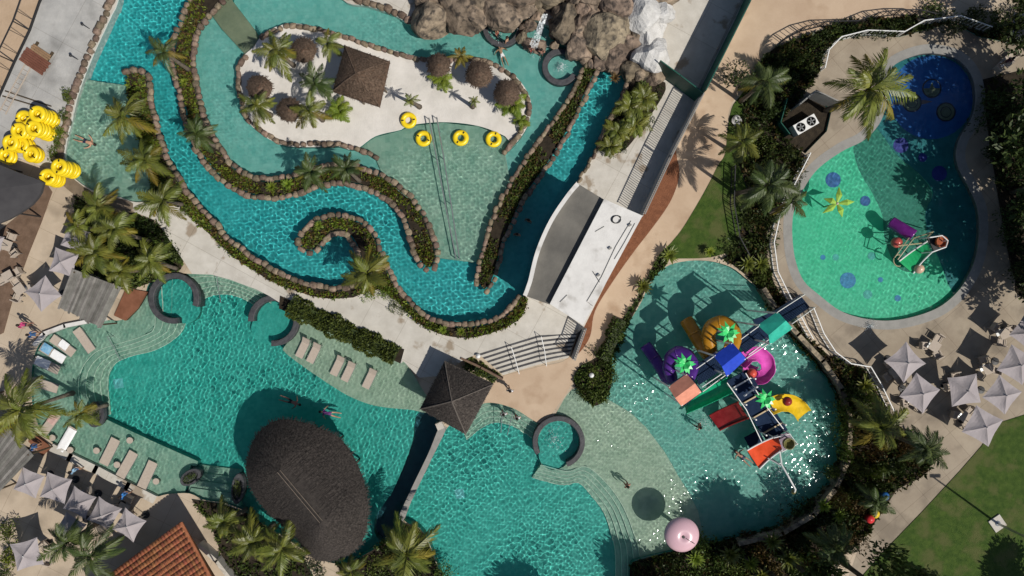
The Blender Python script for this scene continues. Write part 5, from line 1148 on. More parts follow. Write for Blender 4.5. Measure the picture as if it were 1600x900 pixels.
# condenser unit, boulder, lamp post, bins, garden lamp
c = P(1260, 194, LO + .7); t = thing('condenser_unit', (c.x, c.y, LO - .25), 'white rooftop condenser unit with two black fans in the dark pit', 'air conditioner', rz=math.radians(30))
MB().box((0, 0, .45), (1.9, .85, .9)).build('cabinet', 'whitepaint', t)
for s in (-.47, .47):
    MB().lathe([(.36, 0), (.36, .03), (.30, .03), (.30, .012)], 24, (s, 0, .902)).build('fan_grille', 'darksteel', t)
    f = MB().lathe([(.3, .014), (0, .014)], 24, (s, 0, .9)).build('fan_opening', 'black', t)
    fb = MB()
    for k in range(5): a = k * 1.2566; fb.box((s + math.cos(a) * .16, math.sin(a) * .16, .925), (.24, .09, .01), a)
    tag(fb.build('fan_blade', 'steel', f))
wall_run('green_fence', [(1226, 214), (1212, 196), (1222, 160)], LO, -.25, 1.1, .06, 'greenpanel', 'low green panel fence round the condenser pit', 'fence')
wall_run('pit_wall', [(1236, 172), (1262, 150), (1300, 168)], LO, -.25, 1.6, .1, 'rim', 'grey wall on the upper side of the condenser pit')
c = P(1153, 188, LO + .3); o = link('garden_boulder', BW[0], None, (c.x, c.y, LO + .2)); o.scale = (.48, .46, .4); tag(o, 'small round white boulder on the small lawn', 'boulder')
c = P(1557, 817, LO); t = thing('lamp_post', (c.x, c.y, LO), 'tall grey lamp post on a square pad in the big lawn', 'lamp post')
MB().box((0, 0, .08), (1.05, 1.05, .16), .6).build('concrete_pad', 'terrace', t); MB().tube([(0, 0, .1), (0, 0, 8)], [.1, .06], 10).build('pole', 'steel', t)
MB().lathe([(.22, 0), (.22, .03), (.1, .08)], 12, (0, 0, .16)).build('base_plate', 'steel', t); MB().box((.3, 0, 8), (.8, .25, .12)).build('lamp_head', 'steel', t)
for x, y, cc, nm in ((1384, 776, (.02, .14, .42), 'blue'), (1369, 804, (.75, .52, .02), 'yellow'), (1361, 812, (.62, .025, .03), 'red')):
    p = P(x, y, LO + .9); t = thing('recycling_bin', (p.x, p.y, LO), nm + ' round recycling bin at the edge of the lawn path', 'bin', 'recycling bins'); pm = paint(nm + '_bin', cc)
    MB().lathe([(.26, 0), (.30, .75), (.31, .78)], 18).build('bucket', pm, t, True); MB().lathe([(.33, .78), (.33, .83), (.2, .95), (0, .97)], 18).build('lid', pm, t, True)
for x, y, lb in ((924, 586, 'white globe garden lamp in the bush peninsula'), (747, 556, 'white globe lamp at the top of the staircase')):
    p = P(x, y, LO + .9); t = thing('globe_lamp', (p.x, p.y, LO), lb, 'lamp'); MB().tube([(0, 0, 0), (0, 0, .9)], .04, 6).build('post', 'darksteel', t); MB().lathe([(.05, -.2), (.17, -.12), (.2, 0), (.14, .14), (0, .2)], 14, (0, 0, 1.05)).build('globe', 'whitepaint', t, True)
for x, y, lb in ((190, 598, 'first'), (719, 769, 'second')):
    p = P(x, y, LO - 1); o = MB().box((0, 0, .01), (.75, .75, .02), .15).build('floor_drain', paint('drain_cyan', (.14, .52, .55), .5), None, False, (p.x * 1.006, p.y * 1.006, LO - (1.25 if lb == 'first' else 1.2))); tag(o, f'pale square drain on the floor of the {lb} pool', 'drain'); receiver(o)
# kids pool inlays
kf = [o for o, r in zip(PLAN, REG) if r[0] == 'kids_pool_floor']
for x, y, r_, i, m_ in ((1408, 227, 12, 1, 'v'), (1442, 246, 7, 1, 'v'), (1468, 271, 12, 1, 'v'), (1302, 281, 12, 0, 'b'), (1352, 314, 8, 0, 'b'), (1325, 438, 12.5, 0, 'l'), (1376, 437, 4, 0, 'l'), (1286, 402, 4, 0, 'l'), (1403, 466, 5, 0, 'l'), (1356, 460, 7, 0, 'p'), (1306, 402, 5, 0, 'p'), (1362, 400, 6, 0, 'p')):
    p = P(x, y, LO - .35); mt = {'v': paint('violet_blue_inlay', (.02, .03, .30), .5), 'b': paint('blue_inlay', (.01, .12, .40), .5), 'l': paint('light_blue_inlay', (.01, .22, .50), .5), 'p': paint('pale_inlay', (.04, .40, .38), .5)}[m_]
    receiver(MB().lathe([(r_ / S * 1.02, 0), (r_ / S * 1.02, .02), (0, .02)], 28).build('round_inlay', mt, kf[i], False, (p.x, p.y, REG[[k for k, r in enumerate(REG) if r[0] == 'kids_pool_floor'][i]][2])))
gm, dm, rm = paint('grey_green_mosaic', (.14, .17, .10), .6), paint('dark_mosaic', (.015, .02, .04), .6), paint('mauve_mosaic', (.18, .12, .12), .6)
for x, y, fins, lb in ((1456, 138, 0, 'half moon inlay mosaic in the cobalt floor, uppermost of three'), (1425, 160, 1, 'round mosaic with two pointed fins in the cobalt floor'), (1478, 175, 0, 'dark round mosaic in the cobalt floor, lowest of three')):
    p = P(x, y, LO - .4); t = thing('floor_mosaic', (p.x, p.y, LO - .56), lb, 'mosaic', 'round mosaics in the kids pool')
    receiver(MB().lathe([(.78, 0), (.78, .02), (0, .02)], 32).build('outline', dm, t)); receiver(MB().lathe([(.66, .02), (.66, .035), (0, .035)], 32).build('disc', gm, t))
    if fins:
        for s in (-1, 1): receiver(MB().prism([(s * .75, -.18), (s * 1.65, s * .12 - .05), (s * .80, .22)], .0, .03).build('fin', rm, t))
    if x == 1456: receiver(MB().prism([(math.cos(a) * .66, math.sin(a) * .66) for a in np.linspace(0, math.pi, 16)], .036, .05).build('half_disc', M['cobalt'], t)); receiver(MB().prism([(-.2, 0), (.2, 0), (0, .5)], .051, .062).build('cone_shape', gm, t))
    else: receiver(MB().tube([(math.cos(a) * .42, math.sin(a) * .42, .04) for a in np.linspace(0, 6.2832, 25)], .03, 5, caps=False).build('inner_ring', dm, t))

# ------------------------------------------------------------------ play structure
PZ = LO - .46
pc = P(1130, 600, LO); ps = thing('water_play_structure', (pc.x, pc.y, PZ), 'colourful water play structure with towers, bridges and slides', 'play structure'); O = Vector((pc.x, pc.y, PZ))
def W(x, y, h): v = P(x, y, LO + h); return v - O
whp = M['whitepaint']; navy = mat('navy_panel', (.010, .02, .045), (.016, .03, .065), 3, .9, spec=.08); beige = paint('beige_beam', (.50, .38, .22), .6)
def gable(quad, ridge, h, col, nm):
    q = [W(x, y, h) for x, y in quad]; r0, r1 = W(*ridge[0], h + .62), W(*ridge[1], h + .62); mb = MB(); dn = Vector((0, 0, -.07))
    # quad: N, E, S, W corners; ridge runs from the W-S side to the N-E side
    N_, E_, S_, W_ = q; V = [N_, E_, S_, W_, r0, r1]; mb.add(V + [v + dn for v in V], [(3, 4, 5, 0), (4, 2, 1, 5), (9, 6, 11, 10), (10, 11, 7, 8), (3, 9, 10, 4), (4, 10, 8, 2), (0, 5, 11, 6), (5, 1, 7, 11), (2, 8, 7, 1), (0, 6, 9, 3)])
    mb.build('tower_roof', paint(nm, col), ps)
    c = sum(q, Vector()) / 4
    for v in q: p = v.lerp(c, .1); MB().tube([(p.x, p.y, 0), (p.x, p.y, p.z + .05)], .07, 7).build('post', 'whitepaint', ps)
    return c
gable([(1215, 487), (1239, 513), (1203, 539), (1184, 508)], [(1201, 524), (1228, 501)], 6.2, (.03, .46, .33), 'sea_green_roof')
gable([(1144, 535), (1166, 561), (1136, 589), (1115, 556)], [(1128, 573), (1157, 550)], 6.0, (.015, .06, .55), 'blue_roof')
gable([(1073, 584), (1096, 613), (1065, 635), (1044, 605)], [(1055, 622), (1086, 599)], 5.6, (.72, .29, .19), 'salmon_roof')
def deck_quad(quad, h, nm, mt, th=.12, rails=True, planks=0):
    q = [W(x, y, z) for (x, y), z in zip(quad, h if isinstance(h, (list, tuple)) else [h] * 4)]; mb = MB(); dn = Vector((0, 0, -th))
    n = planks or 1
    for i in range(n):
        a, b = i / n, (i + (.86 if planks else 1)) / n; p = [q[0].lerp(q[1], a), q[0].lerp(q[1], b), q[3].lerp(q[2], b), q[3].lerp(q[2], a)]
        mb.add([v + dn for v in p] + p, [(3, 2, 1, 0), (4, 5, 6, 7), (0, 1, 5, 4), (1, 2, 6, 5), (2, 3, 7, 6), (3, 0, 4, 7)])
    o = mb.build(nm, mt, ps)
    nx = (q[1] - q[0]).cross(q[3] - q[0]); 
    if nx.z < 0: o.data.flip_normals()
    if rails:
        for a, b in ((q[0], q[1]), (q[3], q[2])):
            MB().tube([a + Vector((0, 0, .05)), a + Vector((0, 0, .9)), b + Vector((0, 0, .9)), b + Vector((0, 0, .05))], .035, 6).build('guard_rail', 'whitepaint', ps)
            sb = MB(); k = max(2, int((b - a).length / .16))
            for i in range(k): p = a.lerp(b, (i + .5) / k); sb.tube([p, p + Vector((0, 0, .88))], .012, 4)
            tag(sb.build('guard_infill', 'steel', ps), kind='stuff')
    return q
deck_quad([(1048, 600), (1075, 582), (1098, 612), (1070, 634)], 3.0, 'tower_floor', navy, rails=False)
deck_quad([(1118, 552), (1144, 534), (1168, 562), (1140, 584)], 3.1, 'tower_floor', navy, rails=False)
deck_quad([(1176, 500), (1206, 488), (1232, 514), (1200, 538)], 3.2, 'tower_floor', navy, rails=False)
deck_quad([(1083, 574), (1118, 550), (1128, 578), (1092, 602)], 3.05, 'bridge', navy, planks=16)
deck_quad([(1150, 530), (1180, 508), (1196, 528), (1164, 552)], 3.15, 'bridge', navy, planks=16)
deck_quad([(1206, 488), (1250, 460), (1266, 480), (1230, 505)], [3.2, .25, .25, 3.2], 'access_stair', navy, planks=14)
for i, (x, y) in enumerate(((1160, 598), (1176, 622), (1191, 645), (1207, 669))):
    u = (16, -9); w_ = (8, 12)
    deck_quad([(x - u[0] - w_[0], y - u[1] - w_[1]), (x + u[0] - w_[0], y + u[1] - w_[1]), (x + u[0] + w_[0], y + u[1] + w_[1]), (x - u[0] + w_[0], y - u[1] + w_[1])], 2.9 - i * .45, 'step_platform', navy, rails=False)
    MB().beam(W(x - 16, y + 9, 3.0 - i * .45), W(x + 16, y - 9, 3.0 - i * .45), .1, .1).build('cross_beam', beige if i else 'whitepaint', ps)
    for s in (-1, 1): p = W(x + 15 * s, y - 8 * s, 3.2 - i * .45); MB().tube([(p.x, p.y, 0), (p.x, p.y, p.z + .8)], .06, 7).build('post', 'whitepaint', ps)
MB().tube([W(1150 + 15, 598 - 15, 3.8), W(1192, 650 - 22, 2.9), W(1224, 670, 2.3)], .035, 6).build('guard_rail', 'whitepaint', ps); MB().tube([W(1136, 598, 3.8), W(1166, 640, 2.9), W(1190, 690, 2.3)], .035, 6).build('guard_rail', 'whitepaint', ps)
deck_quad([(1163, 684), (1186, 672), (1200, 700), (1178, 712)], .6, 'step_platform', navy, rails=False)
def slide_tube(pts, r_, col, nm, label=None, arc=None, n=14, ribs=0):
    q = []
    a = np.array(pts, float); k = np.linspace(0, len(a) - 1, len(a) * 7)
    xs = [np.interp(k, range(len(a)), a[:, i]) for i in range(3)]
    for _ in range(3): xs = [np.r_[x[0], (x[:-2] + 2 * x[1:-1] + x[2:]) / 4, x[-1]] for x in xs]
    q = [W(x, y, h) for x, y, h in zip(*xs)]
    mb = MB(); mb.tube(q, r_, n, caps=False, **({'arc': arc} if arc else {}))
    o = mb.build('slide_flume', paint(nm, col, .22), ps, True)
    if label: o['label'] = label
    md = o.modifiers.new('thickness', 'SOLIDIFY'); md.thickness = .05
    for i in range(ribs): 
        j = int((i + .7) / (ribs + .4) * (len(q) - 1)); b = MB(); b.tube([q[j], q[min(j + 1, len(q) - 1)]], r_ * 1.03, n, caps=False, **({'arc': arc} if arc else {})); rb = b.build('joint_rib', paint(nm, col, .22), o, True); m2 = rb.modifiers.new('thickness', 'SOLIDIFY'); m2.thickness = .05
    return o
slide_tube([(1142, 545, 3.9), (1148, 528, 3.7), (1143, 511, 3.4), (1127, 503, 3.1), (1112, 509, 2.8), (1106, 524, 2.4), (1110, 542, 2.1), (1107, 555, 1.8), (1095, 538, 1.2), (1083, 517, .7), (1072, 500, .3)], .5, (.42, .19, .006), 'shaded_amber_flume', 'amber closed spiral tube slide', ribs=5)  # amber darkened in its base colour for the tower's shadow
slide_tube([(1076, 590, 3.7), (1083, 572, 3.5), (1076, 555, 3.2), (1060, 549, 2.9), (1048, 557, 2.5), (1044, 574, 2.1), (1050, 592, 1.8), (1042, 592, 1.4), (1032, 574, .9), (1020, 556, .5), (1008, 539, .25)], .43, (.07, .015, .20), 'shaded_purple_flume', 'purple closed spiral tube slide, colour darkened for shade', ribs=5)  # purple likewise carries the shadow of the towers in its base colour
slide_tube([(1160, 566, 3.3), (1172, 554, 3.0), (1188, 553, 2.7), (1200, 564, 2.3), (1202, 579, 1.9), (1193, 590, 1.5), (1179, 590, 1.1), (1171, 578, .7), (1178, 566, .4)], .52, (.62, .08, .42), 'magenta_flume', 'magenta open spiral slide', arc=(math.pi * 1.05, math.pi * 1.95))
slide_tube([(1144, 600, 2.8), (1118, 613, 1.8), (1092, 625, .9), (1066, 636, .25)], .58, (.01, .42, .20), 'green_flume', 'bright green straight half pipe slide', arc=(math.pi * .98, math.pi * 2.02), ribs=5)
def ribbon_slide(path, half, col, nm, lab, wall=.3):
    a = np.array(path, float); k = np.linspace(0, len(a) - 1, 30); xs = [np.interp(k, range(len(a)), a[:, i]) for i in range(3)]
    for _ in range(4): xs = [np.r_[x[0], (x[:-2] + 2 * x[1:-1] + x[2:]) / 4, x[-1]] for x in xs]
    q = [W(x, y, h) for x, y, h in zip(*xs)]; mb = MB(); vs = []; pf = ((-1.08, wall + .02), (-1.0, wall), (-.85, .06), (-.45, 0), (0, -.02), (.45, 0), (.85, .06), (1.0, wall), (1.08, wall + .02))
    for i, p in enumerate(q):
        t_ = q[min(i + 1, 29)] - q[max(i - 1, 0)]; n_ = Vector((-t_.y, t_.x, 0)).normalized()
        vs += [p + n_ * half * u + Vector((0, 0, v)) for u, v in pf]
    m_ = len(pf); mb.add(vs, [(i * m_ + j, (i + 1) * m_ + j, (i + 1) * m_ + j + 1, i * m_ + j + 1) for i in range(29) for j in range(m_ - 1)])
    o = mb.build('slide_flume', paint(nm, col, .25), ps, True); o['label'] = lab; md = o.modifiers.new('thickness', 'SOLIDIFY'); md.thickness = .05; return o
ribbon_slide([(1202, 634, 2.0), (1218, 628, 1.7), (1234, 629, 1.2), (1247, 637, .7), (1255, 649, .3)], .62, (.70, .46, .01), 'yellow_flume', 'yellow curved open slide')
def wide_slide(quad, hs, col, nm, lab, edge='whitepaint'):
    q = [W(x, y, h) for (x, y), h in zip(quad, hs)]; mb = MB(); K = 8; dn = Vector((0, 0, -.08)); vs = []
    for i in range(K + 1):
        k = i / K; a, b = q[0].lerp(q[3], k), q[1].lerp(q[2], k); sg = Vector((0, 0, -.18 * math.sin(k * math.pi))); vs += [a + sg, b + sg]
    n_ = len(vs); fs = [(2 * i, 2 * i + 1, 2 * i + 3, 2 * i + 2) for i in range(K)]; mb.add(vs + [v + dn for v in vs], fs + [tuple(n_ + j for j in f[::-1]) for f in fs])
    o = mb.build('slide_bed', paint(nm, col, .25), ps); o['label'] = lab
    for s in (0, 1): MB().tube([vs[2 * i + s] + Vector((0, 0, .1)) for i in range(K + 1)], .07, 6).build('slide_edge', edge, o)
wide_slide([(1153, 628), (1169, 653), (1124, 672), (1108, 649)], [2.1, 2.1, .1, .1], (.26, .012, .012), 'dark_red_flume', 'wide dark red slide', paint('dark_red_flume', (.26, .012, .012)))
wide_slide([(1215, 680), (1222, 702), (1186, 732), (1167, 703)], [2.5, 2.5, 1.5, 1.5], (.85, .09, .02), 'orange_red_flume', 'wide orange red slide with white edges')
deck_quad([(1208, 682), (1232, 676), (1244, 696), (1222, 706)], 1.9, 'tower_floor', paint('plum_panel', (.10, .05, .10)), rails=False)
for (x, y) in ((1210, 684), (1234, 678), (1246, 694), (1222, 706)): p = W(x, y, 2.8); MB().tube([(p.x, p.y, 0), p], .05, 6).build('post', 'whitepaint', ps)
MB().tube([W(x, y, 2.8) for x, y in ((1210, 684), (1234, 678), (1246, 694), (1222, 706))], .04, 6).build('guard_rail', 'whitepaint', ps)
MB().lathe([(.0, -.4), (.35, -.32), (.46, 0), (.44, .2), (.38, .2), (.36, 0), (0, -.3)], 16, W(1232, 693, 3.0)).build('tipping_bucket', paint('olive_bucket', (.16, .15, .05)), ps, True)
for x, y, h, r_, cc, nm in ((1175, 583, 3.2, .36, (.66, .08, .05), 'red_ball'), (1230, 627, 2.4, .36, (.28, .02, .015), 'dark_red_ball')):
    pr = [(math.sin(a) * r_, -math.cos(a) * r_) for a in np.linspace(0, math.pi, 10)]; pr[0] = (0, -r_); pr[-1] = (0, r_)
    o = MB().lathe(pr, 16, W(x, y, h)).build('spray_ball', paint(nm, cc), ps, True); p = W(x, y, h - r_ + .05); MB().tube([(p.x, p.y, 0), p], .05, 6).build('ball_stand', 'whitepaint', o)
MB().tube([W(1218, 704, 2.2), W(1221, 726, 2.6), W(1232, 745, 2.9), W(1243, 765, 3.0), W(1241, 770, 2.6)], .07, 8).build('spray_arm', 'whitepaint', ps); MB().tube([W(1200, 716, 2.0), W(1221, 728, 2.6)], .05, 6).build('arm_brace', 'whitepaint', ps); p = W(1221, 727, 2.6); MB().tube([(p.x, p.y, 0), p], .07, 8).build('post', 'whitepaint', ps)
MB().lathe([(.12, -.15), (.2, -.1), (.05, .1)], 10, W(1241, 769, 2.7)).build('spray_nozzle', paint('olive_bucket', (.16, .15, .05)), ps)
MB().tube([W(1162, 619, 3.3), W(1184, 604, 3.3)], .07, 8).build('water_cannon', 'whitepaint', ps)
for x, y, h, rr in ((1070, 569, 5.2, .85), (1138, 520, 5.6, .88), (1196, 624, 4.6, .82)):
    lf = MB(); pm = paint('spring_green', (.05, .62, .16), .3)
    top = W(x, y, h); p0 = Vector((top.x, top.y, 0)); pole = MB().tube([p0, top], .08, 8).build('palm_pole', 'whitepaint', ps)
    for i in range(11):
        a = i * 2.399; el = (.05, .35, .75)[i % 3]; d = Vector((math.cos(a) * math.cos(el), math.sin(a) * math.cos(el), math.sin(el) * .6)); s = Vector((-math.sin(a), math.cos(a), 0)) * .15
        l = MB(); m = d * rr * .5 + Vector((0, 0, .1)); e = d * rr + Vector((0, 0, -.12)); th = Vector((0, 0, -.05))
        l.add([s * .4, -s * .4, m - s, m + s, e, s * .4 + th, -s * .4 + th, m - s + th, m + s + th, e + th], [(0, 1, 2, 3), (3, 2, 4), (8, 7, 6, 5), (9, 7, 8), (1, 6, 7, 2), (5, 0, 3, 8), (2, 7, 9, 4), (8, 3, 4, 9)])
        l.build('plastic_leaf', pm, pole, False, top)
# lower frames under the bridges
for (x0, y0), (x1, y1) in (((1050, 600), (1122, 566)), ((1098, 612), (1142, 580)), ((1122, 566), (1186, 510)), ((1166, 560), (1202, 536))):
    MB().tube([W(x0, y0, 2.6), W(x1, y1, 2.6)], .05, 6).build('frame_bar', 'steel', ps)
# pink mushroom
c = P(1067, 838, LO + 3.1); t = thing('mushroom_shower', (c.x, c.y, PZ), 'big pale pink mushroom shower at the bottom of the play pool', 'mushroom shower'); hb = 3.1 - PZ + LO
MB().lathe([(0.0, .30), (.10, .30), (.14, .36), (.6, .34), (1.0, .2), (1.28, -.05), (1.33, -.2), (1.25, -.26), (.9, -.12), (0, -.05)][::-1], 40, (0, 0, hb - .2)).build('cap', mat('pale_pink', (.62, .40, .45), rough=.25, spec=.5), t, True)
MB().tube([(0, 0, 0), (0, 0, hb - .1)], .14, 12).build('stalk', 'whitepaint', t); MB().lathe([(.11, 0), (.11, .05), (0, .05)], 14, (0, 0, hb + .13)).build('cap_hole', 'black', t)
MB().tube([(.2, -.1, hb + .16), (.85, -.52, hb + .12)], .025, 5).build('seam', 'darksteel', t)
# kids pool slide and spray flower
kc = P(1430, 392, LO); kz = LO - .5; ks = thing('kids_slide', (kc.x, kc.y, kz), 'small kids slide with green chute and purple tunnel in the kids pool', 'slide'); PS0, O0 = ps, O
ps = ks; O = Vector((kc.x, kc.y, kz))
wide_slide([(1448, 377), (1455, 394), (1426, 427), (1404, 408)], [1.9, 1.9, .55, .55], (.015, .42, .14), 'chute_green', 'green chute with white edges')
slide_tube([(1427, 368, 1.7), (1410, 358, 1.4), (1392, 347, .9)], .42, (.15, .012, .19), 'purple_tunnel', 'purple tunnel', n=16)
pr = lambda r_: [(0, -r_)] + [(math.sin(a) * r_, -math.cos(a) * r_) for a in np.linspace(.3, 2.84, 8)] + [(0, r_)]
for x, y, h, r_, cc, nm in ((1401, 379, 1.6, .42, (.58, .10, .08), 'coral_ball'), (1436, 420, .8, .38, (.62, .42, .30), 'peach_ball')):
    o = MB().lathe(pr(r_), 16, W(x, y, h)).build('spray_ball', paint(nm, cc), ps, True); p = W(x, y, h); MB().tube([(p.x, p.y, 0), p], .05, 6).build('ball_stand', 'steel', o)
MB().lathe([(.42, 0), (.45, .3), (.38, .3), (.3, .05), (0, .05)], 18, W(1469, 378, 2.0)).build('tipping_bucket', paint('rust_orange', (.35, .08, .02)), ps)
deck_quad([(1449, 372), (1470, 366), (1481, 378), (1460, 393)], 1.85, 'platform_floor', 'darksteel', rails=False)
pts = [(1453, 371), (1472, 368), (1481, 376), (1478, 386), (1456, 394)]
MB().tube([W(x, y, 2.7) for x, y in pts], .05, 6).build('guard_rail', 'whitepaint', ps)
for x, y in pts: p = W(x, y, 2.7); MB().tube([(p.x, p.y, 0), p], .045, 6).build('post', 'whitepaint', ps)
for a, b in (((1403, 405), (1428, 372)), ((1398, 402), (1420, 372)), ((1428, 372), (1458, 362)), ((1440, 380), (1404, 384)), ((1458, 362), (1448, 372))):
    MB().tube([W(*a, .5), W(*a, 1.7), W(*b, 2.3), W(*b, .3)], .05, 6).build('frame_bar', paint('khaki_bar', (.34, .31, .18)), ps)
MB().tube([W(1404 + 8 * math.cos(a), 407 + 9 * math.sin(a), .9) for a in np.linspace(1.2, 5.0, 14)], .05, 6).build('frame_bar', paint('khaki_bar', (.34, .31, .18)), ps)
ps, O = PS0, O0
c = P(1308, 318, LO + 1.9); t = thing('spray_flower', (c.x, c.y, kz), 'lime green five petal spray palm in the emerald pool', 'spray toy'); hb = 1.9 + .5
MB().tube([(0, 0, 0), (0, 0, hb)], .07, 8).build('stalk', paint('lime_stalk', (.3, .4, .1)), t)
MB().lathe(pr(.12), 12, (0, 0, hb)).build('nozzle', 'tan', t, True)
for k, (dx, dy) in enumerate(((4, -26), (28, -3), (9, 21), (-22, 15), (-20, -8))):
    d = Vector((dx, -dy, 0)) / S; L = d.length; d.normalize(); s = Vector((-d.y, d.x, 0)) * .24; l = MB(); up = Vector((0, 0, .16)); th = Vector((0, 0, -.05))
    A = [s * .15, -s * .15, d * L * .5 - s + up, d * L * .5 + s + up, d * L + Vector((0, 0, -.1)), d * L * .5 + up * 1.7]
    l.add([v for v in A] + [v + th for v in A], [(0, 1, 5), (1, 2, 5), (0, 5, 3), (3, 5, 4), (5, 2, 4), (7, 6, 9, 10, 8)]); l.build('petal', paint('lime_petal', (.30, .50, .07), .35), t, False, (0, 0, hb))

# ------------------------------------------------------------------ waterfall and splashes
m = bpy.data.materials.new('white_water'); m.use_nodes = True; nt = m.node_tree; b = nt.nodes['Principled BSDF']; b.inputs['Base Color'].default_value = (.82, .86, .88, 1); b.inputs['Roughness'].default_value = .4
n = nt.nodes.new('ShaderNodeTexNoise'); n.inputs['Scale'].default_value = 7; n.inputs['Detail'].default_value = 8; geo = nt.nodes.new('ShaderNodeNewGeometry'); nt.links.new(geo.outputs['Position'], n.inputs['Vector'])
r = nt.nodes.new('ShaderNodeValToRGB'); r.color_ramp.elements[0].position = .36; r.color_ramp.elements[1].position = .6; r.color_ramp.elements[1].color = (.75, .75, .75, 1); nt.links.new(n.outputs['Fac'], r.inputs[0]); nt.links.new(r.outputs[0], b.inputs['Alpha']); M['foam'] = m
def drops(name, px, py, lvl, rad, h, n, lab, seed=1, flat=False):
    g = np.random.default_rng(seed); mb = MB(); c = P(px, py, lvl)
    for i in range(n):
        a = g.uniform(0, 6.283); r0 = abs(g.normal()) * rad * .5; z = 0.02 if flat else g.uniform(0, h) * math.exp(-r0 / rad)
        d = Vector((math.cos(a), math.sin(a), 0)); s = Vector((-d.y, d.x, 0)) * g.uniform(.006, .016); l = g.uniform(.03, .12); p = d * r0 + Vector((0, 0, z)); e = p + d * l + Vector((0, 0, -.05 if not flat else .01))
        mb.add([p - s, p + s, e + s * .6, e - s * .6, p + Vector((0, 0, .02))], [(0, 1, 2, 3), (4, 0, 3), (1, 4, 2)])
    o = mb.build(name, 'foamdrop', None, False, (c.x, c.y, lvl)); return tag(o, lab, 'splash', 'splashing water', 'stuff')
M['foamdrop'] = mat('water_drops', (.75, .8, .82), rough=.3)
drops('splash', 782, 36, UP - .05, 1.3, .9, 420, 'white splash in the round rock spa', 1)
drops('splash', 836, 70, UP - .05, .9, .5, 260, 'white splash at the foot of the waterfall', 2)
drops('splash', 876, 104, UP - .08, .6, .3, 130, 'bubbles in the lower rock spa basin', 3)
drops('splash', 1222, 690, LO - .05, 2.0, .4, 420, 'white spray in the water round the orange red slide', 4)
drops('splash', 1215, 735, LO - .05, 1.6, .4, 240, 'white spray under the white spray arm', 5)
drops('splash', 1098, 660, LO - .05, 1.0, .3, 170, 'white splash at the end of the dark red slide', 6)
drops('splash', 1358, 508, LO - .02, .7, .6, 150, 'water jet spraying at the lower rim of the kids pool', 7)
drops('splash', 865, 685, LO - .05, 1.0, .4, 150, 'water jets in the round spa of the second pool', 8)
t = MB(); vs = []
for i in range(15):
    k = i / 14; x, y, z = 852 - 20 * k, 22 + 54 * k, 2.0 * (1 - k * k) + .0
    for j in range(5): w = P(x + (j - 2) * 2.0 * (1 + .8 * k), y, z + .6); vs.append((w.x, w.y, w.z + .1 * math.sin(j * 2.3 + i * .7)))
t.add(vs, [(i * 5 + j, i * 5 + j + 1, (i + 1) * 5 + j + 1, (i + 1) * 5 + j) for i in range(14) for j in range(4)]); tag(t.build('waterfall', 'foam', None, True), 'narrow white waterfall running down the brown rocks', 'waterfall')

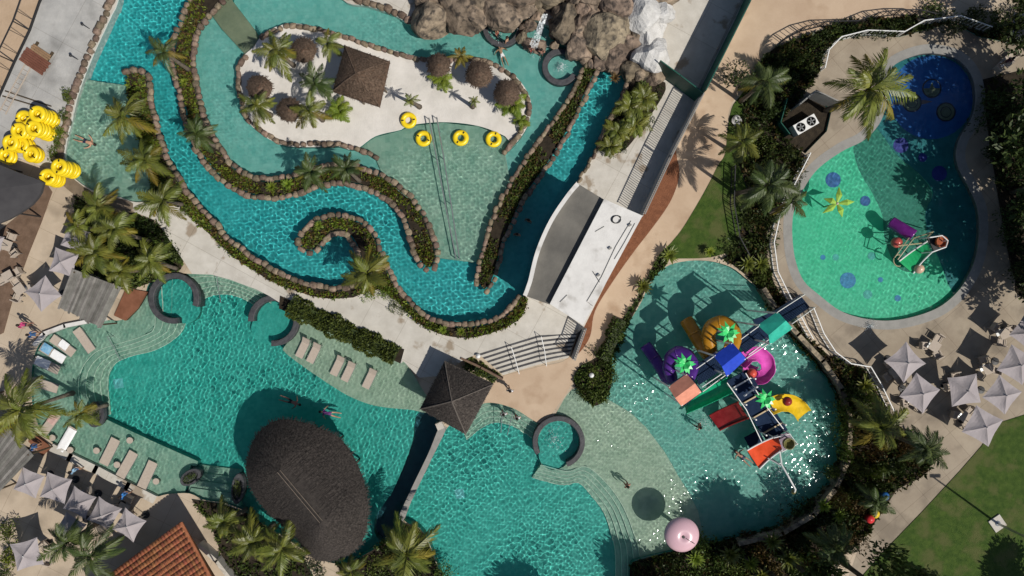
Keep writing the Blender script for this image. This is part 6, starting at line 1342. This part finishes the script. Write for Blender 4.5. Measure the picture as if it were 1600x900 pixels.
# ------------------------------------------------------------------ people
def person(px, py, z, pose, face, lab, suit=(.02, .02, .05), sc=1.0, hair='hair', shirt=None):
    """face: plan angle in degrees of where the person looks (clockwise from east on plan)"""
    J = {'pel': (0, 0, .95), 'wst': (0, 0, 1.1), 'chs': (0, 0, 1.32), 'nck': (0, 0, 1.5), 'hd1': (.02, 0, 1.6), 'hd2': (.02, 0, 1.74)}
    if pose == 'stand': A = [((0, .19, 1.42), (0.02, .26, 1.15), (.12, .24, .92), (.14, .23, .82))] * 1; Lg = [((0, .09, .92), (.03, .10, .5), (-.02, .11, .08), (.12, .12, .03))]
    elif pose == 'walk': A = [((0, .19, 1.42), (-.08, .25, 1.15), (.08, .26, .93), (.12, .25, .84))]; Lg = [((0, .09, .92), (.16, .10, .52), (.12, .11, .08), (.25, .12, .03))]
    else: A = [((0, .20, 1.42), (.10, .42, 1.30), (.25, .52, 1.20), (.32, .55, 1.18))]; Lg = [((0, .09, .92), (.06, .16, .50), (-.02, .18, .10), (.0, .18, -.04))]
    verts = []; rad = []; edges = []
    def ad(p, r_, par):
        verts.append(Vector(p)); rad.append(r_)
        if par is not None: edges.append((par, len(verts) - 1))
        return len(verts) - 1
    p0 = ad(J['pel'], (.155, .12), None); p1 = ad(J['wst'], (.135, .10), p0); p2 = ad(J['chs'], (.165, .115), p1); p3 = ad(J['nck'], (.06, .06), p2); p4 = ad(J['hd1'], (.085, .095), p3); ad(J['hd2'], (.085, .095), p4)
    for s in (1, -1):
        m = (lambda v, q=0: (v[0] * (-1 if (pose == 'walk' and s < 0 and q) else 1), v[1] * s, v[2]))
        k = p2
        for v, r_ in zip(A[0], ((.065, .065), (.048, .048), (.036, .036), (.042, .02))): k = ad(m(v, 1), r_, k)
        k = p0
        for v, r_ in zip(Lg[0], ((.09, .09), (.062, .062), (.042, .042), (.045, .03))): k = ad(m(v, 1), r_, k)
    me = bpy.data.meshes.new('p'); me.from_pydata(verts, edges, []); o = bpy.data.objects.new('p', me); COL.objects.link(o)
    md = o.modifiers.new('s', 'SKIN'); 
    for i, sv in enumerate(me.skin_vertices[0].data): sv.radius = rad[i]; sv.use_root = (i == 0)
    o.modifiers.new('d', 'SUBSURF').levels = 1
    dg = bpy.context.evaluated_depsgraph_get(); ev = bpy.data.meshes.new_from_object(o.evaluated_get(dg)); bpy.data.objects.remove(o); ev.materials.clear()
    ev.materials.append(M['skin']); ev.materials.append(paint('cloth_%d_%d_%d' % tuple(int(x * 99) for x in suit), suit, .8)); ev.materials.append(paint('cloth_%d_%d_%d' % tuple(int(x * 99) for x in (shirt or suit)), shirt or suit, .8))
    for f in ev.polygons:
        f.use_smooth = True; cz, cy = f.center.z, abs(f.center.y)
        if .78 < cz < 1.04 and cy < .2: f.material_index = 1
        elif shirt and 1.04 <= cz < 1.47 and cy < .26: f.material_index = 2
    M_ = Matrix.Identity(4)
    if pose == 'swim': M_ = Matrix.Translation((0, 0, .02)) @ Matrix.Rotation(math.radians(90), 4, 'Y') @ Matrix.Translation((0, 0, -1.0))
    if pose == 'float': M_ = Matrix.Translation((0, 0, .02)) @ Matrix.Rotation(math.radians(-90), 4, 'Y') @ Matrix.Translation((0, 0, -1.0))
    ev.transform(M_); hz = {'stand': 1.5, 'walk': 1.5}.get(pose, .1)
    p = P(px, py, z + hz); t = tag(link('person', ev, None, (p.x, p.y, z), math.radians(-face)), lab, 'person', 'people'); t.scale = (sc,) * 3
    hm = MB().lathe([(.0, -.02), (.10, .0), (.112, .08), (.09, .16), (0, .2)], 14).mesh('hair', hair if isinstance(hair, str) else hair, True); hm.transform(M_ @ Matrix.Translation((0.0, 0, 1.63))); link('hair', hm, t)
    receiver(t); return t
navyc, pink, red, blue, wht = (.02, .02, .06), (.62, .06, .22), (.5, .03, .03), (.04, .12, .3), (.7, .7, .7)
wr = UP - .12; wl = LO - .08
PEOPLE = [
 (134, 221, wr, 'float', 200, 'person floating on their back in the western river shallows', navyc, None), (826, 344, wr - 1.15 + .0, 'stand', 120, 'upper one of two swimmers in the shaded river bend', navyc, None), (808, 366, wr - 1.15, 'stand', 100, 'lower one of two swimmers in the shaded river bend', red, None),
 (777, 46, UP - .65, 'stand', 40, 'person in the round rock spa near the splash', red, None), (792, 60, UP - .65, 'stand', 200, 'person at the lower rim inside the round rock spa', navyc, None), (784, 84, wr, 'swim', 250, 'person in white swimming just below the round rock spa', wht, None),
 (828, 74, UP - .7, 'stand', 300, 'left one of two people under the waterfall', red, None), (846, 79, UP - .7, 'stand', 280, 'right one of two people under the waterfall', navyc, None),
 (455, 628, wl, 'swim', 20, 'swimmer in black above the shadow of the oval hut', (.015, .015, .015), None), (513, 646, wl, 'swim', 190, 'swimmer in purple right of the oval hut shadow', (.12, .03, .16), (.12, .03, .16)),
 (30, 508, LO, 'stand', 30, 'person in a pink top walking on the western deck', navyc, pink), (45, 523, LO, 'stand', 10, 'person in blue standing behind the curved curb', blue, blue),
 (797, 611, LO, 'walk', 100, 'person in a white top walking between stairs and second pool', navyc, wht), (787, 648, LO - .4, 'walk', 80, 'left one of two people stepping into the second pool', navyc, wht), (808, 654, LO - .5, 'walk', 80, 'right one of two people stepping into the second pool', red, wht),
 (981, 760, LO - .35, 'stand', 60, 'person standing in the shallow beach right of the second pool', red, None), (1094, 668, LO - .46, 'walk', 200, 'person wading at the end of the dark red slide', navyc, None), (1160, 714, wl, 'swim', 220, 'person swimming beside the orange red slide', navyc, None),
 (111, 737, LO, 'walk', 40, 'person in light blue in the shade below the western shelf', blue, (.3, .5, .7)), (189, 776, LO, 'walk', 20, 'person in bright blue in the shade at the end of the lower umbrellas', blue, (.05, .25, .65)), (1581, 92, LO, 'stand', 90, 'person in dark clothes in the top corner by the deck', (.1, .02, .05), (.12, .03, .06)), (47, 700, LO, 'stand', 0, 'person in dark blue beside the board roof', blue, blue)]
for x, y, z, po, fa, lb, su, sh in PEOPLE: person(x, y, z, po, fa, lb, su, shirt=sh)
